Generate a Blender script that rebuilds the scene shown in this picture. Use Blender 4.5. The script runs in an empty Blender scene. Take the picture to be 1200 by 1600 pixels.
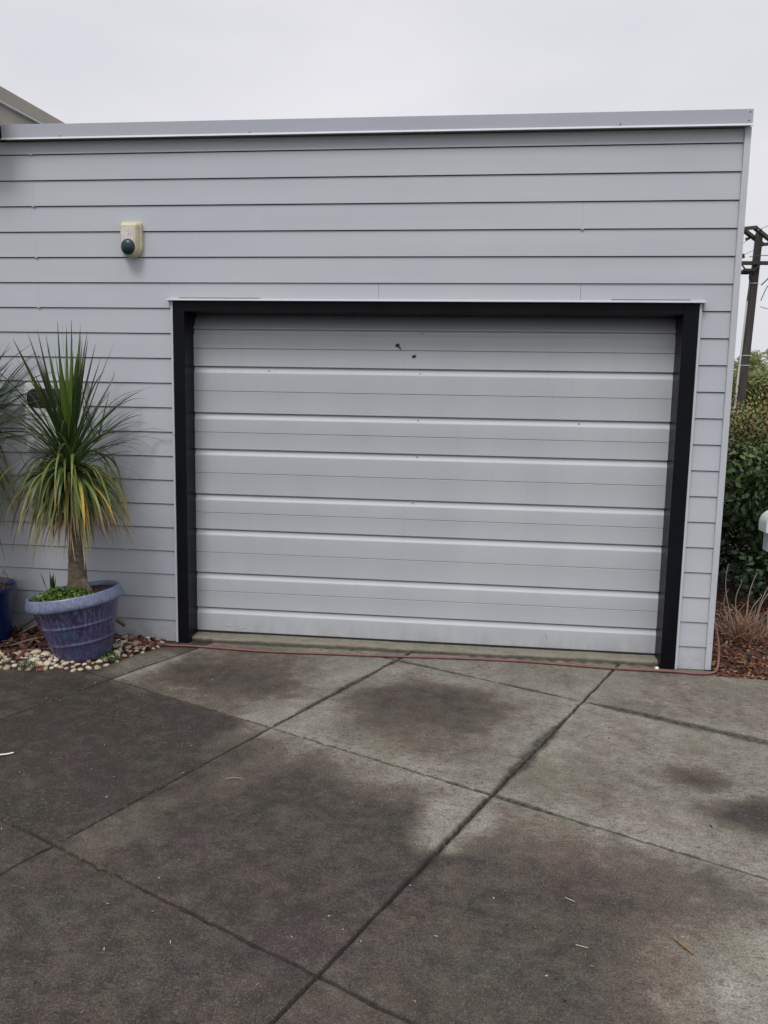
import bpy, bmesh, math, random
import numpy as np
from mathutils import Vector, Matrix
R = math.radians
random.seed(7)
RNG = np.random.default_rng(11)
SC = bpy.context.scene
COL = SC.collection

# ------------------------------------------------------------------ camera
cam = bpy.data.cameras.new('camera')
cam.sensor_fit = 'VERTICAL'
cam.sensor_height = 36.0
cam.sensor_width = 27.0
cam.lens = 28.8
cam.clip_start = 0.05
cam.clip_end = 2000
camo = bpy.data.objects.new('camera', cam)
COL.objects.link(camo)
right = Vector((0.992755, -0.115168, -0.034268))
fwd = None
M = ((0.9927547, -0.1151685, -0.0342680), (0.1187780, 0.9837008, 0.1349985), (0.0181619, -0.1380907, 0.9902531))
mw = Matrix.Identity(4)
for r_ in range(3):
    mw[r_][0] = M[r_][0]
    mw[r_][1] = M[r_][2]
    mw[r_][2] = -M[r_][1]
mw.translation = Vector((2.08293, -5.39400, 1.73241))
camo.matrix_world = mw
SC.camera = camo

# ------------------------------------------------------------------ sky, sun, exposure
SUN_DIR = Vector((0.20, 0.66, -1.0)).normalized()      # the way the light travels
SUN_EL = math.asin(-SUN_DIR.z)
world = bpy.data.worlds.new('World')
SC.world = world
world.use_nodes = True
wn, wl = world.node_tree.nodes, world.node_tree.links
wn.clear()
wo = wn.new('ShaderNodeOutputWorld')
bg = wn.new('ShaderNodeBackground')
bg.inputs['Strength'].default_value = 0.1
sky = wn.new('ShaderNodeTexSky')
sky.sky_type = 'NISHITA'
sky.sun_disc = False
sky.sun_elevation = SUN_EL
sky.sun_rotation = math.atan2(-SUN_DIR.x, -SUN_DIR.y)
sky.air_density = 1.0
sky.dust_density = 3.0
hs = wn.new('ShaderNodeHueSaturation')
hs.inputs['Saturation'].default_value = 0.2
wl.new(sky.outputs[0], hs.inputs['Color'])
tcw = wn.new('ShaderNodeTexCoord')
mpw = wn.new('ShaderNodeMapping')
mpw.inputs['Scale'].default_value = (1.0, 1.0, 2.4)
wl.new(tcw.outputs['Generated'], mpw.inputs[0])
nzw = wn.new('ShaderNodeTexNoise')
nzw.inputs['Scale'].default_value = 1.7
nzw.inputs['Detail'].default_value = 5
wl.new(mpw.outputs[0], nzw.inputs['Vector'])
rpw = wn.new('ShaderNodeValToRGB')
rpw.color_ramp.elements[0].position = 0.25
rpw.color_ramp.elements[0].color = (12.0, 12.2, 13.5, 1)
rpw.color_ramp.elements[1].position = 0.72
rpw.color_ramp.elements[1].color = (16.2, 16.2, 17.0, 1)
wl.new(nzw.outputs[0], rpw.inputs[0])
mxw = wn.new('ShaderNodeMix')
mxw.data_type = 'RGBA'
mxw.inputs[0].default_value = 0.9                        # overcast: the cloud layer over the clear sky
wl.new(hs.outputs[0], mxw.inputs[6])
wl.new(rpw.outputs[0], mxw.inputs[7])
# an overcast sky is brightest overhead
sxw = wn.new('ShaderNodeSeparateXYZ'); wl.new(tcw.outputs['Generated'], sxw.inputs[0])
grw = wn.new('ShaderNodeValToRGB')
while len(grw.color_ramp.elements) > 1: grw.color_ramp.elements.remove(grw.color_ramp.elements[-1])
for p_, v_ in ((0.0, .475), (.45, .475), (.75, .78), (1.0, 1.0)):
    e_ = grw.color_ramp.elements[0] if p_ == 0 else grw.color_ramp.elements.new(p_)
    e_.position = p_; e_.color = (v_, v_, v_, 1)
wl.new(sxw.outputs[2], grw.inputs[0])
mlw = wn.new('ShaderNodeMix'); mlw.data_type = 'RGBA'; mlw.blend_type = 'MULTIPLY'; mlw.inputs[0].default_value = 1.0
wl.new(mxw.outputs[2], mlw.inputs[6]); wl.new(grw.outputs[0], mlw.inputs[7])
wl.new(mlw.outputs[2], bg.inputs['Color'])
wl.new(bg.outputs[0], wo.inputs[0])

sun = bpy.data.lights.new('sun', 'SUN')
sun.energy = 1.4
sun.angle = R(20)
sun.color = (1.0, 0.985, 0.965)
suno = bpy.data.objects.new('sun', sun)
COL.objects.link(suno)
suno.rotation_euler = SUN_DIR.to_track_quat('-Z', 'Y').to_euler()
suno.location = (0, -10, 15)
SC.view_settings.view_transform = 'Standard'
SC.view_settings.look = 'None'
SC.view_settings.exposure = 0.20
SC.view_settings.gamma = 1.0

# ------------------------------------------------------------------ helpers: objects
def link(o, parent=None):
    COL.objects.link(o)
    if parent is not None:
        o.parent = parent
    return o

def tag(o, label=None, cat=None, group=None, kind=None):
    if label: o['label'] = label
    if cat: o['category'] = cat
    if group: o['group'] = group
    if kind: o['kind'] = kind
    return o

def thing(name, loc, label, cat, group=None):
    o = bpy.data.objects.new(name, None)
    o.empty_display_size = 0.1
    o.location = loc
    link(o)
    return tag(o, label, cat, group)

class MB:
    """collects shapes into one mesh (world coordinates)"""
    def __init__(s):
        s.v, s.f, s.c = [], [], []
    def add(s, vs, fs, col=None):
        n = len(s.v)
        s.v += [tuple(v) for v in vs]
        s.f += [tuple(i + n for i in f) for f in fs]
        if col is not None:
            s.c += [col] * len(vs)
        return s
    def box(s, x0, x1, y0, y1, z0, z1):
        return s.add([(x0, y0, z0), (x1, y0, z0), (x1, y1, z0), (x0, y1, z0), (x0, y0, z1), (x1, y0, z1), (x1, y1, z1), (x0, y1, z1)],
                     [(0, 3, 2, 1), (4, 5, 6, 7), (0, 1, 5, 4), (1, 2, 6, 5), (2, 3, 7, 6), (3, 0, 4, 7)])
    def prism_x(s, prof, x0, x1):
        """profile of (y,z), counter-clockwise seen from +x, extruded along x"""
        n = len(prof)
        vs = [(x0, y, z) for y, z in prof] + [(x1, y, z) for y, z in prof]
        fs = [(i, i + n, (i + 1) % n + n, (i + 1) % n) for i in range(n)]
        fs += [tuple(range(n)), tuple(range(2 * n - 1, n - 1, -1))]
        return s.add(vs, fs)
    def tube(s, pts, rad, seg=10, cap=True, squash=1.0):
        pts = [Vector(p) for p in pts]
        if not hasattr(rad, '__len__'): rad = [rad] * len(pts)
        n0 = len(s.v)
        up = Vector((0, 0, 1))
        t0 = (pts[1] - pts[0]).normalized()
        if abs(t0.dot(up)) > 0.9: up = Vector((1, 0, 0))
        a = t0.cross(up).normalized()
        vs, fs = [], []
        for i, p in enumerate(pts):
            t = (pts[min(i + 1, len(pts) - 1)] - pts[max(i - 1, 0)]).normalized()
            a = (a - t * a.dot(t)).normalized()
            b = t.cross(a)
            for k in range(seg):
                th = 2 * math.pi * k / seg
                vs.append(p + a * (math.cos(th) * rad[i]) + b * (math.sin(th) * rad[i] * squash))
        for i in range(len(pts) - 1):
            for k in range(seg):
                k2 = (k + 1) % seg
                fs.append((i * seg + k, i * seg + k2, (i + 1) * seg + k2, (i + 1) * seg + k))
        if cap:
            fs.append(tuple(range(seg - 1, -1, -1)))
            m = (len(pts) - 1) * seg
            fs.append(tuple(m + k for k in range(seg)))
        return s.add(vs, fs)
    def lathe(s, prof, seg=48, mat=None, fn=None):
        """profile of (r,z) about the z axis; fn(theta,i) scales the radius"""
        mat = mat or Matrix.Identity(4)
        vs, fs = [], []
        for i, (r, z) in enumerate(prof):
            for k in range(seg):
                th = 2 * math.pi * k / seg
                q = r * (fn(th, i) if fn else 1)
                vs.append(mat @ Vector((q * math.cos(th), q * math.sin(th), z)))
        for i in range(len(prof) - 1):
            for k in range(seg):
                k2 = (k + 1) % seg
                fs.append((i * seg + k, i * seg + k2, (i + 1) * seg + k2, (i + 1) * seg + k))
        if prof[0][0] > 1e-6: fs.append(tuple(range(seg - 1, -1, -1)))
        if prof[-1][0] > 1e-6:
            m = (len(prof) - 1) * seg
            fs.append(tuple(m + k for k in range(seg)))
        return s.add(vs, fs)
    def loft(s, rings):
        """closed rings with the same count; first and last capped"""
        n = len(rings[0])
        vs = [v for r in rings for v in r]
        fs = []
        for i in range(len(rings) - 1):
            for k in range(n):
                k2 = (k + 1) % n
                fs.append((i * n + k, i * n + k2, (i + 1) * n + k2, (i + 1) * n + k))
        fs.append(tuple(range(n - 1, -1, -1)))
        m = (len(rings) - 1) * n
        fs.append(tuple(m + k for k in range(n)))
        return s.add(vs, fs)
    def build(s, name, mat, parent=None, smooth=None, bevel=0.0, seg=2, fix=True):
        me = bpy.data.meshes.new(name)
        off = parent_origin(parent)
        me.from_pydata([(v[0] - off[0], v[1] - off[1], v[2] - off[2]) for v in s.v], [], s.f)
        if fix:
            bm = bmesh.new(); bm.from_mesh(me)
            bmesh.ops.recalc_face_normals(bm, faces=bm.faces)
            bm.to_mesh(me); bm.free()
        if s.c and len(s.c) == len(s.v):
            at = me.attributes.new('col', 'FLOAT_COLOR', 'POINT')
            at.data.foreach_set('color', np.array(s.c, dtype=np.float32).ravel())
        me.materials.append(mat)
        if smooth is not None:
            me.shade_smooth()
            me.set_sharp_from_angle(angle=R(smooth))
        me.update()
        o = bpy.data.objects.new(name, me)
        link(o, parent)
        if bevel:
            b = o.modifiers.new('bevel', 'BEVEL')
            b.width = bevel; b.segments = seg; b.limit_method = 'ANGLE'; b.angle_limit = R(40)
            b.harden_normals = False
        return o

def parent_origin(p):
    o = Vector((0, 0, 0))
    while p is not None:
        o = o + p.location
        p = p.parent
    return o

def quads_object(name, V, F, mat, parent=None, col=None, smooth=True):
    """fast mesh from numpy arrays: V (n,3), F (m,4) or (m,3)"""
    off = parent_origin(parent)
    V = np.asarray(V, dtype=np.float32) - np.array(off, dtype=np.float32)
    F = np.asarray(F, dtype=np.int32)
    me = bpy.data.meshes.new(name)
    me.vertices.add(len(V)); me.vertices.foreach_set('co', V.ravel())
    k = F.shape[1]
    me.loops.add(F.size); me.loops.foreach_set('vertex_index', F.ravel())
    me.polygons.add(len(F))
    me.polygons.foreach_set('loop_start', np.arange(0, F.size, k, dtype=np.int32))
    me.polygons.foreach_set('loop_total', np.full(len(F), k, dtype=np.int32))
    if smooth: me.polygons.foreach_set('use_smooth', np.ones(len(F), dtype=bool))
    if col is not None:
        at = me.attributes.new('col', 'FLOAT_COLOR', 'POINT')
        c = np.ones((len(V), 4), dtype=np.float32); c[:, :3] = col
        at.data.foreach_set('color', c.ravel())
    me.materials.append(mat)
    me.update(calc_edges=True); me.validate()
    o = bpy.data.objects.new(name, me)
    return link(o, parent)

# ------------------------------------------------------------------ helpers: noise
_P = np.random.default_rng(3).random((256, 256))
def vnoise(x, y):
    xi, yi = np.floor(x).astype(int), np.floor(y).astype(int)
    fx, fy = x - xi, y - yi
    fx = fx * fx * (3 - 2 * fx); fy = fy * fy * (3 - 2 * fy)
    a = _P[xi % 256, yi % 256]; b = _P[(xi + 1) % 256, yi % 256]
    c = _P[xi % 256, (yi + 1) % 256]; d = _P[(xi + 1) % 256, (yi + 1) % 256]
    return (a * (1 - fx) + b * fx) * (1 - fy) + (c * (1 - fx) + d * fx) * fy
def fbm(x, y, o=4):
    s, a, t = 0, 1, 0
    for i in range(o):
        s = s + a * vnoise(x * 2 ** i + 17.3 * i, y * 2 ** i + 5.1 * i); t += a; a *= 0.5
    return s / t
def sstep(a, b, x):
    t = np.clip((x - a) / (b - a), 0, 1)
    return t * t * (3 - 2 * t)

# ------------------------------------------------------------------ helpers: materials
class Mat:
    def __init__(s, name):
        s.m = bpy.data.materials.new(name); s.m.use_nodes = True
        s.n, s.l = s.m.node_tree.nodes, s.m.node_tree.links
        s.b = s.n['Principled BSDF']
        s.tc = s.n.new('ShaderNodeTexCoord')
    def mapping(s, scale=(1, 1, 1), rot=(0, 0, 0), src='Object'):
        mp = s.n.new('ShaderNodeMapping')
        mp.inputs['Scale'].default_value = scale; mp.inputs['Rotation'].default_value = rot
        s.l.new(s.tc.outputs[src], mp.inputs[0]); return mp.outputs[0]
    def noise(s, scale, detail=4, vec=None, rough=0.55, dist=0.0):
        t = s.n.new('ShaderNodeTexNoise')
        t.inputs['Scale'].default_value = scale; t.inputs['Detail'].default_value = detail
        t.inputs['Roughness'].default_value = rough; t.inputs['Distortion'].default_value = dist
        s.l.new(vec if vec is not None else s.tc.outputs['Object'], t.inputs['Vector']); return t.outputs[0]
    def voronoi(s, scale, feature='F1', out='Distance', vec=None):
        t = s.n.new('ShaderNodeTexVoronoi'); t.feature = feature
        t.inputs['Scale'].default_value = scale
        s.l.new(vec if vec is not None else s.tc.outputs['Object'], t.inputs['Vector']); return t.outputs[out]
    def ramp(s, fac, stops, interp='LINEAR'):
        t = s.n.new('ShaderNodeValToRGB'); cr = t.color_ramp; cr.interpolation = interp
        while len(cr.elements) < len(stops): cr.elements.new(0.5)
        for e, (p, c) in zip(cr.elements, stops):
            e.position = p
            e.color = (c, c, c, 1) if not hasattr(c, '__len__') else (*c, 1)
        s.l.new(fac, t.inputs[0]); return t.outputs[0]
    def attr(s, name, out='Fac'):
        t = s.n.new('ShaderNodeAttribute'); t.attribute_name = name; return t.outputs[out]
    def math(s, op, a, b=None, clamp=False):
        t = s.n.new('ShaderNodeMath'); t.operation = op; t.use_clamp = clamp
        for i, x in enumerate((a, b)):
            if x is None: continue
            if isinstance(x, (int, float)): t.inputs[i].default_value = x
            else: s.l.new(x, t.inputs[i])
        return t.outputs[0]
    def mix(s, fac, a, b, blend='MIX'):
        t = s.n.new('ShaderNodeMix'); t.data_type = 'RGBA'; t.blend_type = blend
        for sock, x in ((t.inputs[0], fac), (t.inputs[6], a), (t.inputs[7], b)):
            if isinstance(x, (int, float)): sock.default_value = x
            elif isinstance(x, tuple): sock.default_value = (*x, 1)
            else: s.l.new(x, sock)
        return t.outputs[2]
    def color(s, c):
        if isinstance(c, tuple): s.b.inputs['Base Color'].default_value = (*c, 1)
        else: s.l.new(c, s.b.inputs['Base Color'])
        return s
    def rough(s, r):
        if isinstance(r, (int, float)): s.b.inputs['Roughness'].default_value = r
        else: s.l.new(r, s.b.inputs['Roughness'])
        return s
    def bump(s, h, strength=0.3, dist=0.002):
        t = s.n.new('ShaderNodeBump'); t.inputs['Strength'].default_value = strength
        t.inputs['Distance'].default_value = dist
        s.l.new(h, t.inputs['Height']); s.l.new(t.outputs[0], s.b.inputs['Normal']); return s
    def spec(s, v):
        s.b.inputs['Specular IOR Level'].default_value = v; return s

def paint(name, c, rough=0.5, var=0.06, scale=3.0, stretch=(1, 1, 1), bump=0.05, bscale=60):
    m = Mat(name)
    v = m.mapping(stretch)
    n = m.noise(scale, 6, v)
    n2 = m.noise(bscale, 3, v)
    lo = tuple(x * (1 - var) for x in c); hi = tuple(x * (1 + var) for x in c)
    m.color(m.ramp(n, [(0.3, lo), (0.7, hi)]))
    m.rough(m.ramp(n2, [(0.2, max(0.02, rough - .08)), (0.8, min(1, rough + .08))]))
    if bump: m.bump(n2, bump, 0.001)
    return m.m

MAT = {}
# painted weatherboards: faint tonal drift, dust under the laps
m = Mat('weatherboard_paint')
big = m.noise(0.9, 3)
st = m.noise(5, 6, m.mapping((0.5, 1, 3)))
fine = m.noise(90, 3, m.mapping((0.12, 1, 1)))
c = m.ramp(big, [(0.3, (0.425, 0.447, 0.492)), (0.7, (0.462, 0.476, 0.505))])
perb = m.noise(1.0, 2, m.mapping((0.35, 1, 6.06)))
c = m.mix(1.0, c, m.ramp(perb, [(0.3, 0.955), (0.7, 1.035)]), 'MULTIPLY')
c = m.mix(m.ramp(st, [(0.35, 0.0), (0.75, 0.22)]), c, (0.42, 0.425, 0.43))
szb = m.n.new('ShaderNodeSeparateXYZ'); m.l.new(m.tc.outputs['Object'], szb.inputs[0])
splash = m.math('MULTIPLY', m.ramp(szb.outputs[2], [(0.0, 0.6), (0.22, 0.0)]), m.ramp(m.noise(14, 5), [(0.35, 0.0), (0.7, 1.0)]))
c = m.mix(splash, c, (0.27, 0.24, 0.20))
run_ = m.noise(6, 4, m.mapping((3.2, 1, 0.22)))
c = m.mix(m.ramp(run_, [(0.62, 0.0), (0.8, 0.14)]), c, (0.58, 0.58, 0.60))
m.color(c).rough(0.52).bump(m.math('ADD', m.math('MULTIPLY', fine, .12), m.noise(2.5, 2)), 0.25, 0.004)
MAT['board'] = m.m
MAT['trim'] = paint('trim_paint', (0.47, 0.487, 0.52), 0.5, 0.05, 4, (1, 1, .4))
MAT['flash'] = paint('flashing_paint', (0.385, 0.40, 0.445), 0.38, 0.05, 2.0, (.4, 1, 1), 0.03, 30)
MAT['drip'] = paint('drip_edge_paint', (0.50, 0.515, 0.55), 0.35, 0.06, 6)
MAT['black'] = paint('black_frame_paint', (0.0055, 0.0062, 0.0085), 0.36, 0.40, 5, (1, 1, .4), 0.05, 40)
MAT['black'].node_tree.nodes['Principled BSDF'].inputs['Specular IOR Level'].default_value = 0.12
# garage door: embossed grain running across, light chalking
m = Mat('garage_door_steel')
gr = m.noise(14, 5, m.mapping((0.35, 1, 9)), 0.6)
dr = m.noise(2.2, 5, m.mapping((1.0, 1, .45)))
sp = m.noise(45, 2)
c = m.ramp(dr, [(0.3, (0.462, 0.482, 0.512)), (0.7, (0.507, 0.522, 0.545))])
c = m.mix(m.ramp(gr, [(0.4, 0.0), (0.85, 0.10)]), c, (0.34, 0.345, 0.35))
szd = m.n.new('ShaderNodeSeparateXYZ'); m.l.new(m.tc.outputs['Object'], szd.inputs[0])
gm_ = m.math('MULTIPLY', m.ramp(szd.outputs[2], [(0.05, 0.32), (0.18, 0.0)]), m.ramp(m.noise(11, 6, m.mapping((1.6, 1, .7))), [(0.42, 0.0), (0.68, 1.0)]))
c = m.mix(gm_, c, (0.27, 0.25, 0.21))
stk = m.ramp(m.noise(9, 4, m.mapping((4.0, 1, .16))), [(0.58, 0.0), (0.8, 0.16)])
c = m.mix(stk, c, (0.33, 0.33, 0.33))
m.color(c).spec(0.35).rough(m.ramp(dr, [(0.3, 0.46), (0.7, 0.58)])).bump(m.math('ADD', m.math('MULTIPLY', gr, .35), m.noise(3.2, 3)), 0.30, 0.005)
MAT['door'] = m.m
MAT['rubber'] = paint('black_rubber', (0.012, 0.012, 0.012), 0.7, 0.2, 20)
MAT['hole'] = paint('dark_steel', (0.015, 0.015, 0.016), 0.6, 0.2, 40)
MAT['screw'] = paint('screw_steel', (0.20, 0.20, 0.20), 0.45, 0.2, 40)
MAT['beige'] = paint('beige_cladding_paint', (0.29, 0.265, 0.215), 0.5, 0.05, 3)
MAT['beigefascia'] = paint('beige_metal_fascia', (0.255, 0.228, 0.185), 0.4, 0.06, 1.5)
MAT['soffit'] = paint('dark_soffit', (0.045, 0.042, 0.04), 0.7, 0.1, 4)
MAT['roofing'] = paint('roof_membrane', (0.22, 0.22, 0.22), 0.8, 0.15, 4)
MAT['backing'] = paint('wall_backing', (0.06, 0.06, 0.06), 0.9, 0.1, 4)

# driveway concrete: stained exposed aggregate
m = Mat('driveway_concrete')
damp, jd, moss = m.attr('damp'), m.attr('joint'), m.attr('moss')
nlow = m.noise(2.1, 5); nmid = m.noise(7, 6); nsp = m.noise(26, 5, m.mapping((1, 1.7, 1), (0, 0, R(30))))
grain = m.math('MULTIPLY', m.math('ADD', m.noise(260, 2, None, 0.7), m.noise(110, 2, None, 0.7)), 0.5); vg = m.voronoi(230, 'F1', 'Color'); vd = m.voronoi(230, 'F1', 'Distance')
light = m.ramp(nmid, [(0.3, (0.165, 0.151, 0.124)), (0.7, (0.245, 0.229, 0.194))])
light = m.mix(m.ramp(m.noise(2.3, 4), [(0.45, 0.0), (0.70, 0.6)]), light, (0.135, 0.137, 0.098))
dark = m.ramp(nlow, [(0.36, (0.022, 0.020, 0.016)), (0.47, (0.032, 0.0235, 0.018)), (0.55, (0.027, 0.022, 0.018)), (0.66, (0.034, 0.022, 0.022))])
nrag = m.noise(11, 10, None, 0.72)
f = m.math('ADD', damp, m.math('MULTIPLY', m.math('SUBTRACT', nrag, 0.5), 1.1))
f = m.math('ADD', f, m.math('MULTIPLY', m.math('SUBTRACT', nsp, 0.5), 0.45), True)
midc = m.ramp(m.noise(3.1, 4), [(0.35, (0.092, 0.083, 0.063)), (0.6, (0.104, 0.078, 0.061))])
c = m.mix(m.ramp(f, [(0.0, 0.0), (0.5, 1.0)]), light, midc)
c = m.mix(m.ramp(f, [(0.45, 0.0), (1.0, 1.0)]), c, dark)
spots = m.math('MULTIPLY', m.ramp(nsp, [(0.54, 0.0), (0.66, 0.75)]), m.ramp(m.noise(1.6, 3), [(0.38, 0.15), (0.6, 1.0)]))
c = m.mix(spots, c, (0.070, 0.066, 0.052))
c = m.mix(1.0, c, m.ramp(grain, [(0.34, 0.35), (0.66, 1.7)]), 'MULTIPLY')
sep = m.n.new('ShaderNodeSeparateColor'); m.l.new(vg, sep.inputs[0])
chip = m.math('MULTIPLY', m.ramp(sep.outputs[0], [(0.84, 0.0), (0.87, 1.0)]), m.ramp(vd, [(0.25, 1.0), (0.45, 0.0)]))
c = m.mix(m.math('MULTIPLY', chip, 0.45), c, (0.24, 0.22, 0.19))
chip2 = m.math('MULTIPLY', m.ramp(sep.outputs[1], [(0.86, 0.0), (0.9, 1.0)]), m.ramp(vd, [(0.3, 1.0), (0.5, 0.0)]))
c = m.mix(m.math('MULTIPLY', chip2, 0.6), c, (0.03, 0.028, 0.026))
jn = m.noise(38, 4)
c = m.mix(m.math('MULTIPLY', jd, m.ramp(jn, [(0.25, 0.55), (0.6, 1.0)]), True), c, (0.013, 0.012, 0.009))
c = m.mix(m.math('MULTIPLY', moss, m.ramp(jn, [(0.48, 0.0), (0.6, 1.0)]), True), c, (0.10, 0.085, 0.035))
m.color(c).rough(m.ramp(damp, [(0.0, 0.9), (1.0, 0.72)]))
m.spec(0.3)
bsum = m.math('ADD', grain, m.math('MULTIPLY', nsp, 0.6))
m.bump(bsum, 0.45, 0.002)
MAT['concrete'] = m.m

m = Mat('old_concrete_ledge')
n1 = m.noise(9, 6); n2 = m.noise(120, 3)
c = m.ramp(n1, [(0.3, (0.150, 0.136, 0.098)), (0.55, (0.205, 0.188, 0.142)), (0.75, (0.17, 0.156, 0.112))])
c = m.mix(m.ramp(m.noise(30, 4), [(0.56, 0.0), (0.72, 0.55)]), c, (0.060, 0.055, 0.040))
m.color(c).rough(0.9).bump(n2, 0.6, 0.003)
MAT['ledge'] = m.m
m = Mat('soil_ground')
m.color(m.ramp(m.noise(2, 6), [(0.3, (0.035, 0.04, 0.02)), (0.7, (0.06, 0.065, 0.03))])).rough(0.95)
MAT['ground'] = m.m
m = Mat('mulch_soil')
m.color(m.ramp(m.noise(40, 5), [(0.3, (0.018, 0.011, 0.008)), (0.7, (0.055, 0.028, 0.018))])).rough(0.95).bump(m.noise(60, 4), 0.8, 0.01)
MAT['soil'] = m.m

def attr_mat(name, rough=0.5, trans=0.0, var=0.2, nscale=30, spec=0.4):
    m = Mat(name)
    c = m.attr('col', 'Color')
    n = m.noise(nscale, 4)
    c = m.mix(1.0, c, m.ramp(n, [(0.25, 1 - var), (0.75, 1 + var)]), 'MULTIPLY')
    m.color(c).rough(rough).spec(spec)
    if trans:
        m.b.inputs['Subsurface Weight'].default_value = 0.0
        t = m.n.new('ShaderNodeBsdfTranslucent'); m.l.new(c, t.inputs[0])
        mx = m.n.new('ShaderNodeMixShader'); mx.inputs[0].default_value = trans
        m.l.new(m.b.outputs[0], mx.inputs[1]); m.l.new(t.outputs[0], mx.inputs[2])
        m.l.new(mx.outputs[0], m.n['Material Output'].inputs[0])
    return m.m
MAT['leaf'] = attr_mat('strap_leaf', 0.42, 0.22, 0.2, 25)
MAT['shrub'] = attr_mat('shrub_leaf', 0.42, 0.10, 0.25, 20)
MAT['tree'] = attr_mat('tree_leaf', 0.5, 0.40, 0.2, 8)
MAT['chip'] = attr_mat('bark_chip', 0.85, 0, 0.35, 60, 0.2)
MAT['straw'] = attr_mat('dry_straw', 0.75, 0.1, 0.25, 40, 0.2)
m = Mat('plant_trunk_bark')
bz = m.noise(22, 6, m.mapping((1, 1, 2.2)), 0.65); 
m.color(m.ramp(bz, [(0.3, (0.060, 0.044, 0.030)), (0.55, (0.16, 0.125, 0.085)), (0.75, (0.25, 0.20, 0.14))])).rough(0.9).bump(bz, 0.9, 0.012)
MAT['trunk'] = m.m
m = Mat('tree_bark')
bz = m.noise(12, 6, m.mapping((1, 1, .3)))
m.color(m.ramp(bz, [(0.3, (0.04, 0.032, 0.025)), (0.7, (0.10, 0.08, 0.06))])).rough(0.9).bump(bz, 0.7, 0.01)
MAT['bark'] = m.m
m = Mat('weathered_pole_timber')
bz = m.noise(9, 6, m.mapping((3, 3, .18)), 0.65)
m.color(m.ramp(bz, [(0.3, (0.030, 0.025, 0.024)), (0.6, (0.062, 0.052, 0.050)), (0.8, (0.12, 0.105, 0.10))])).rough(0.9).bump(bz, 0.8, 0.01)
MAT['pole'] = m.m
MAT['wire'] = paint('cable_grey', (0.075, 0.075, 0.08), 0.6, 0.1, 5)
MAT['steel'] = paint('galvanised_strap', (0.45, 0.45, 0.45), 0.45, 0.15, 20)
MAT['conduit'] = paint('pale_conduit', (0.55, 0.54, 0.50), 0.5, 0.08, 5)
MAT['porcelain'] = paint('insulator_ceramic', (0.05, 0.045, 0.045), 0.25, 0.1, 9)
MAT['mailbox'] = paint('letterbox_paint', (0.66, 0.72, 0.67), 0.4, 0.08, 8)
MAT['hose'] = paint('hose_rubber', (0.165, 0.066, 0.058), 0.55, 0.25, 14, (1, 1, 1), 0.1, 80)
MAT['hosebrown'] = paint('brown_pipe_rubber', (0.10, 0.075, 0.06), 0.55, 0.2, 10)
MAT['bluepot'] = paint('cobalt_glaze', (0.006, 0.016, 0.100), 0.22, 0.35, 5, (1, 1, .5), 0.05, 30)
# purple-blue running glaze
m = Mat('purple_blue_glaze')
run = m.noise(24, 6, m.mapping((2.4, 2.4, .22)), 0.7, 0.5)
blot = m.noise(7, 5)
sepz = m.n.new('ShaderNodeSeparateXYZ'); m.l.new(m.tc.outputs['Object'], sepz.inputs[0])
hgt = m.ramp(sepz.outputs[2], [(0.12, 0.0), (0.34, 0.45), (0.40, 1.0)])
base = m.ramp(blot, [(0.3, (0.040, 0.029, 0.072)), (0.55, (0.050, 0.042, 0.108)), (0.75, (0.040, 0.054, 0.135))])
drip = m.math('MULTIPLY', m.ramp(run, [(0.46, 0.0), (0.58, 1.0)]), m.math('ADD', hgt, 0.22), True)
c = m.mix(drip, base, m.mix(m.ramp(blot, [(0.45, 0.0), (0.6, 1.0)]), (0.15, 0.15, 0.28), (0.09, 0.20, 0.27)))
sp2 = m.ramp(m.noise(130, 3), [(0.60, 0.0), (0.72, 0.55)])
c = m.mix(sp2, c, (0.26, 0.27, 0.36))
m.color(c).rough(m.ramp(blot, [(0.3, 0.20), (0.7, 0.36)])).bump(run, 0.25, 0.003)
MAT['glaze'] = m.m
m = Mat('rim_glaze')
run = m.noise(60, 5, m.mapping((2, 2, .5)), 0.7)
c = m.ramp(run, [(0.3, (0.075, 0.085, 0.15)), (0.55, (0.15, 0.185, 0.27)), (0.75, (0.30, 0.35, 0.42))])
c = m.mix(m.ramp(m.noise(8, 4), [(0.5, 0.0), (0.65, 0.7)]), c, (0.12, 0.105, 0.20))
m.color(c).rough(0.35).bump(run, 0.25, 0.002)
MAT['rim'] = m.m
m = Mat('aged_cream_plastic')
n1 = m.noise(18, 5)
c = m.ramp(n1, [(0.3, (0.50, 0.45, 0.29)), (0.6, (0.62, 0.57, 0.41)), (0.8, (0.46, 0.40, 0.26))])
m.color(c).rough(0.45)
MAT['cream'] = m.m
m = Mat('cracked_white_label')
ve = m.voronoi(95, 'DISTANCE_TO_EDGE'); nn = m.noise(160, 4)
c = m.ramp(ve, [(0.02, (0.33, 0.31, 0.30)), (0.09, (0.78, 0.74, 0.71))])
c = m.mix(m.ramp(nn, [(0.5, 0.0), (0.62, 0.75)]), c, (0.42, 0.40, 0.39))
m.color(c).rough(0.7)
m.b.inputs['Specular IOR Level'].default_value = .2
MAT['label'] = m.m
m = Mat('teal_lens'); m.color((0.004, 0.026, 0.028)).rough(0.35)
MAT['lens'] = m.m
m = Mat('smoked_window'); m.color((0.018, 0.02, 0.022)).rough(0.12)
MAT['smoke'] = m.m
MAT['meter'] = paint('meter_box_paint', (0.56, 0.57, 0.575), 0.4, 0.05, 5)
MAT['whiteplastic'] = paint('white_plastic', (0.75, 0.74, 0.70), 0.5, 0.06, 20)
MAT['drywood'] = paint('dry_stick', (0.34, 0.27, 0.18), 0.8, 0.3, 60)
MAT['brownleaf'] = paint('brown_dead_leaf', (0.15, 0.10, 0.055), 0.8, 0.3, 60)
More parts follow.
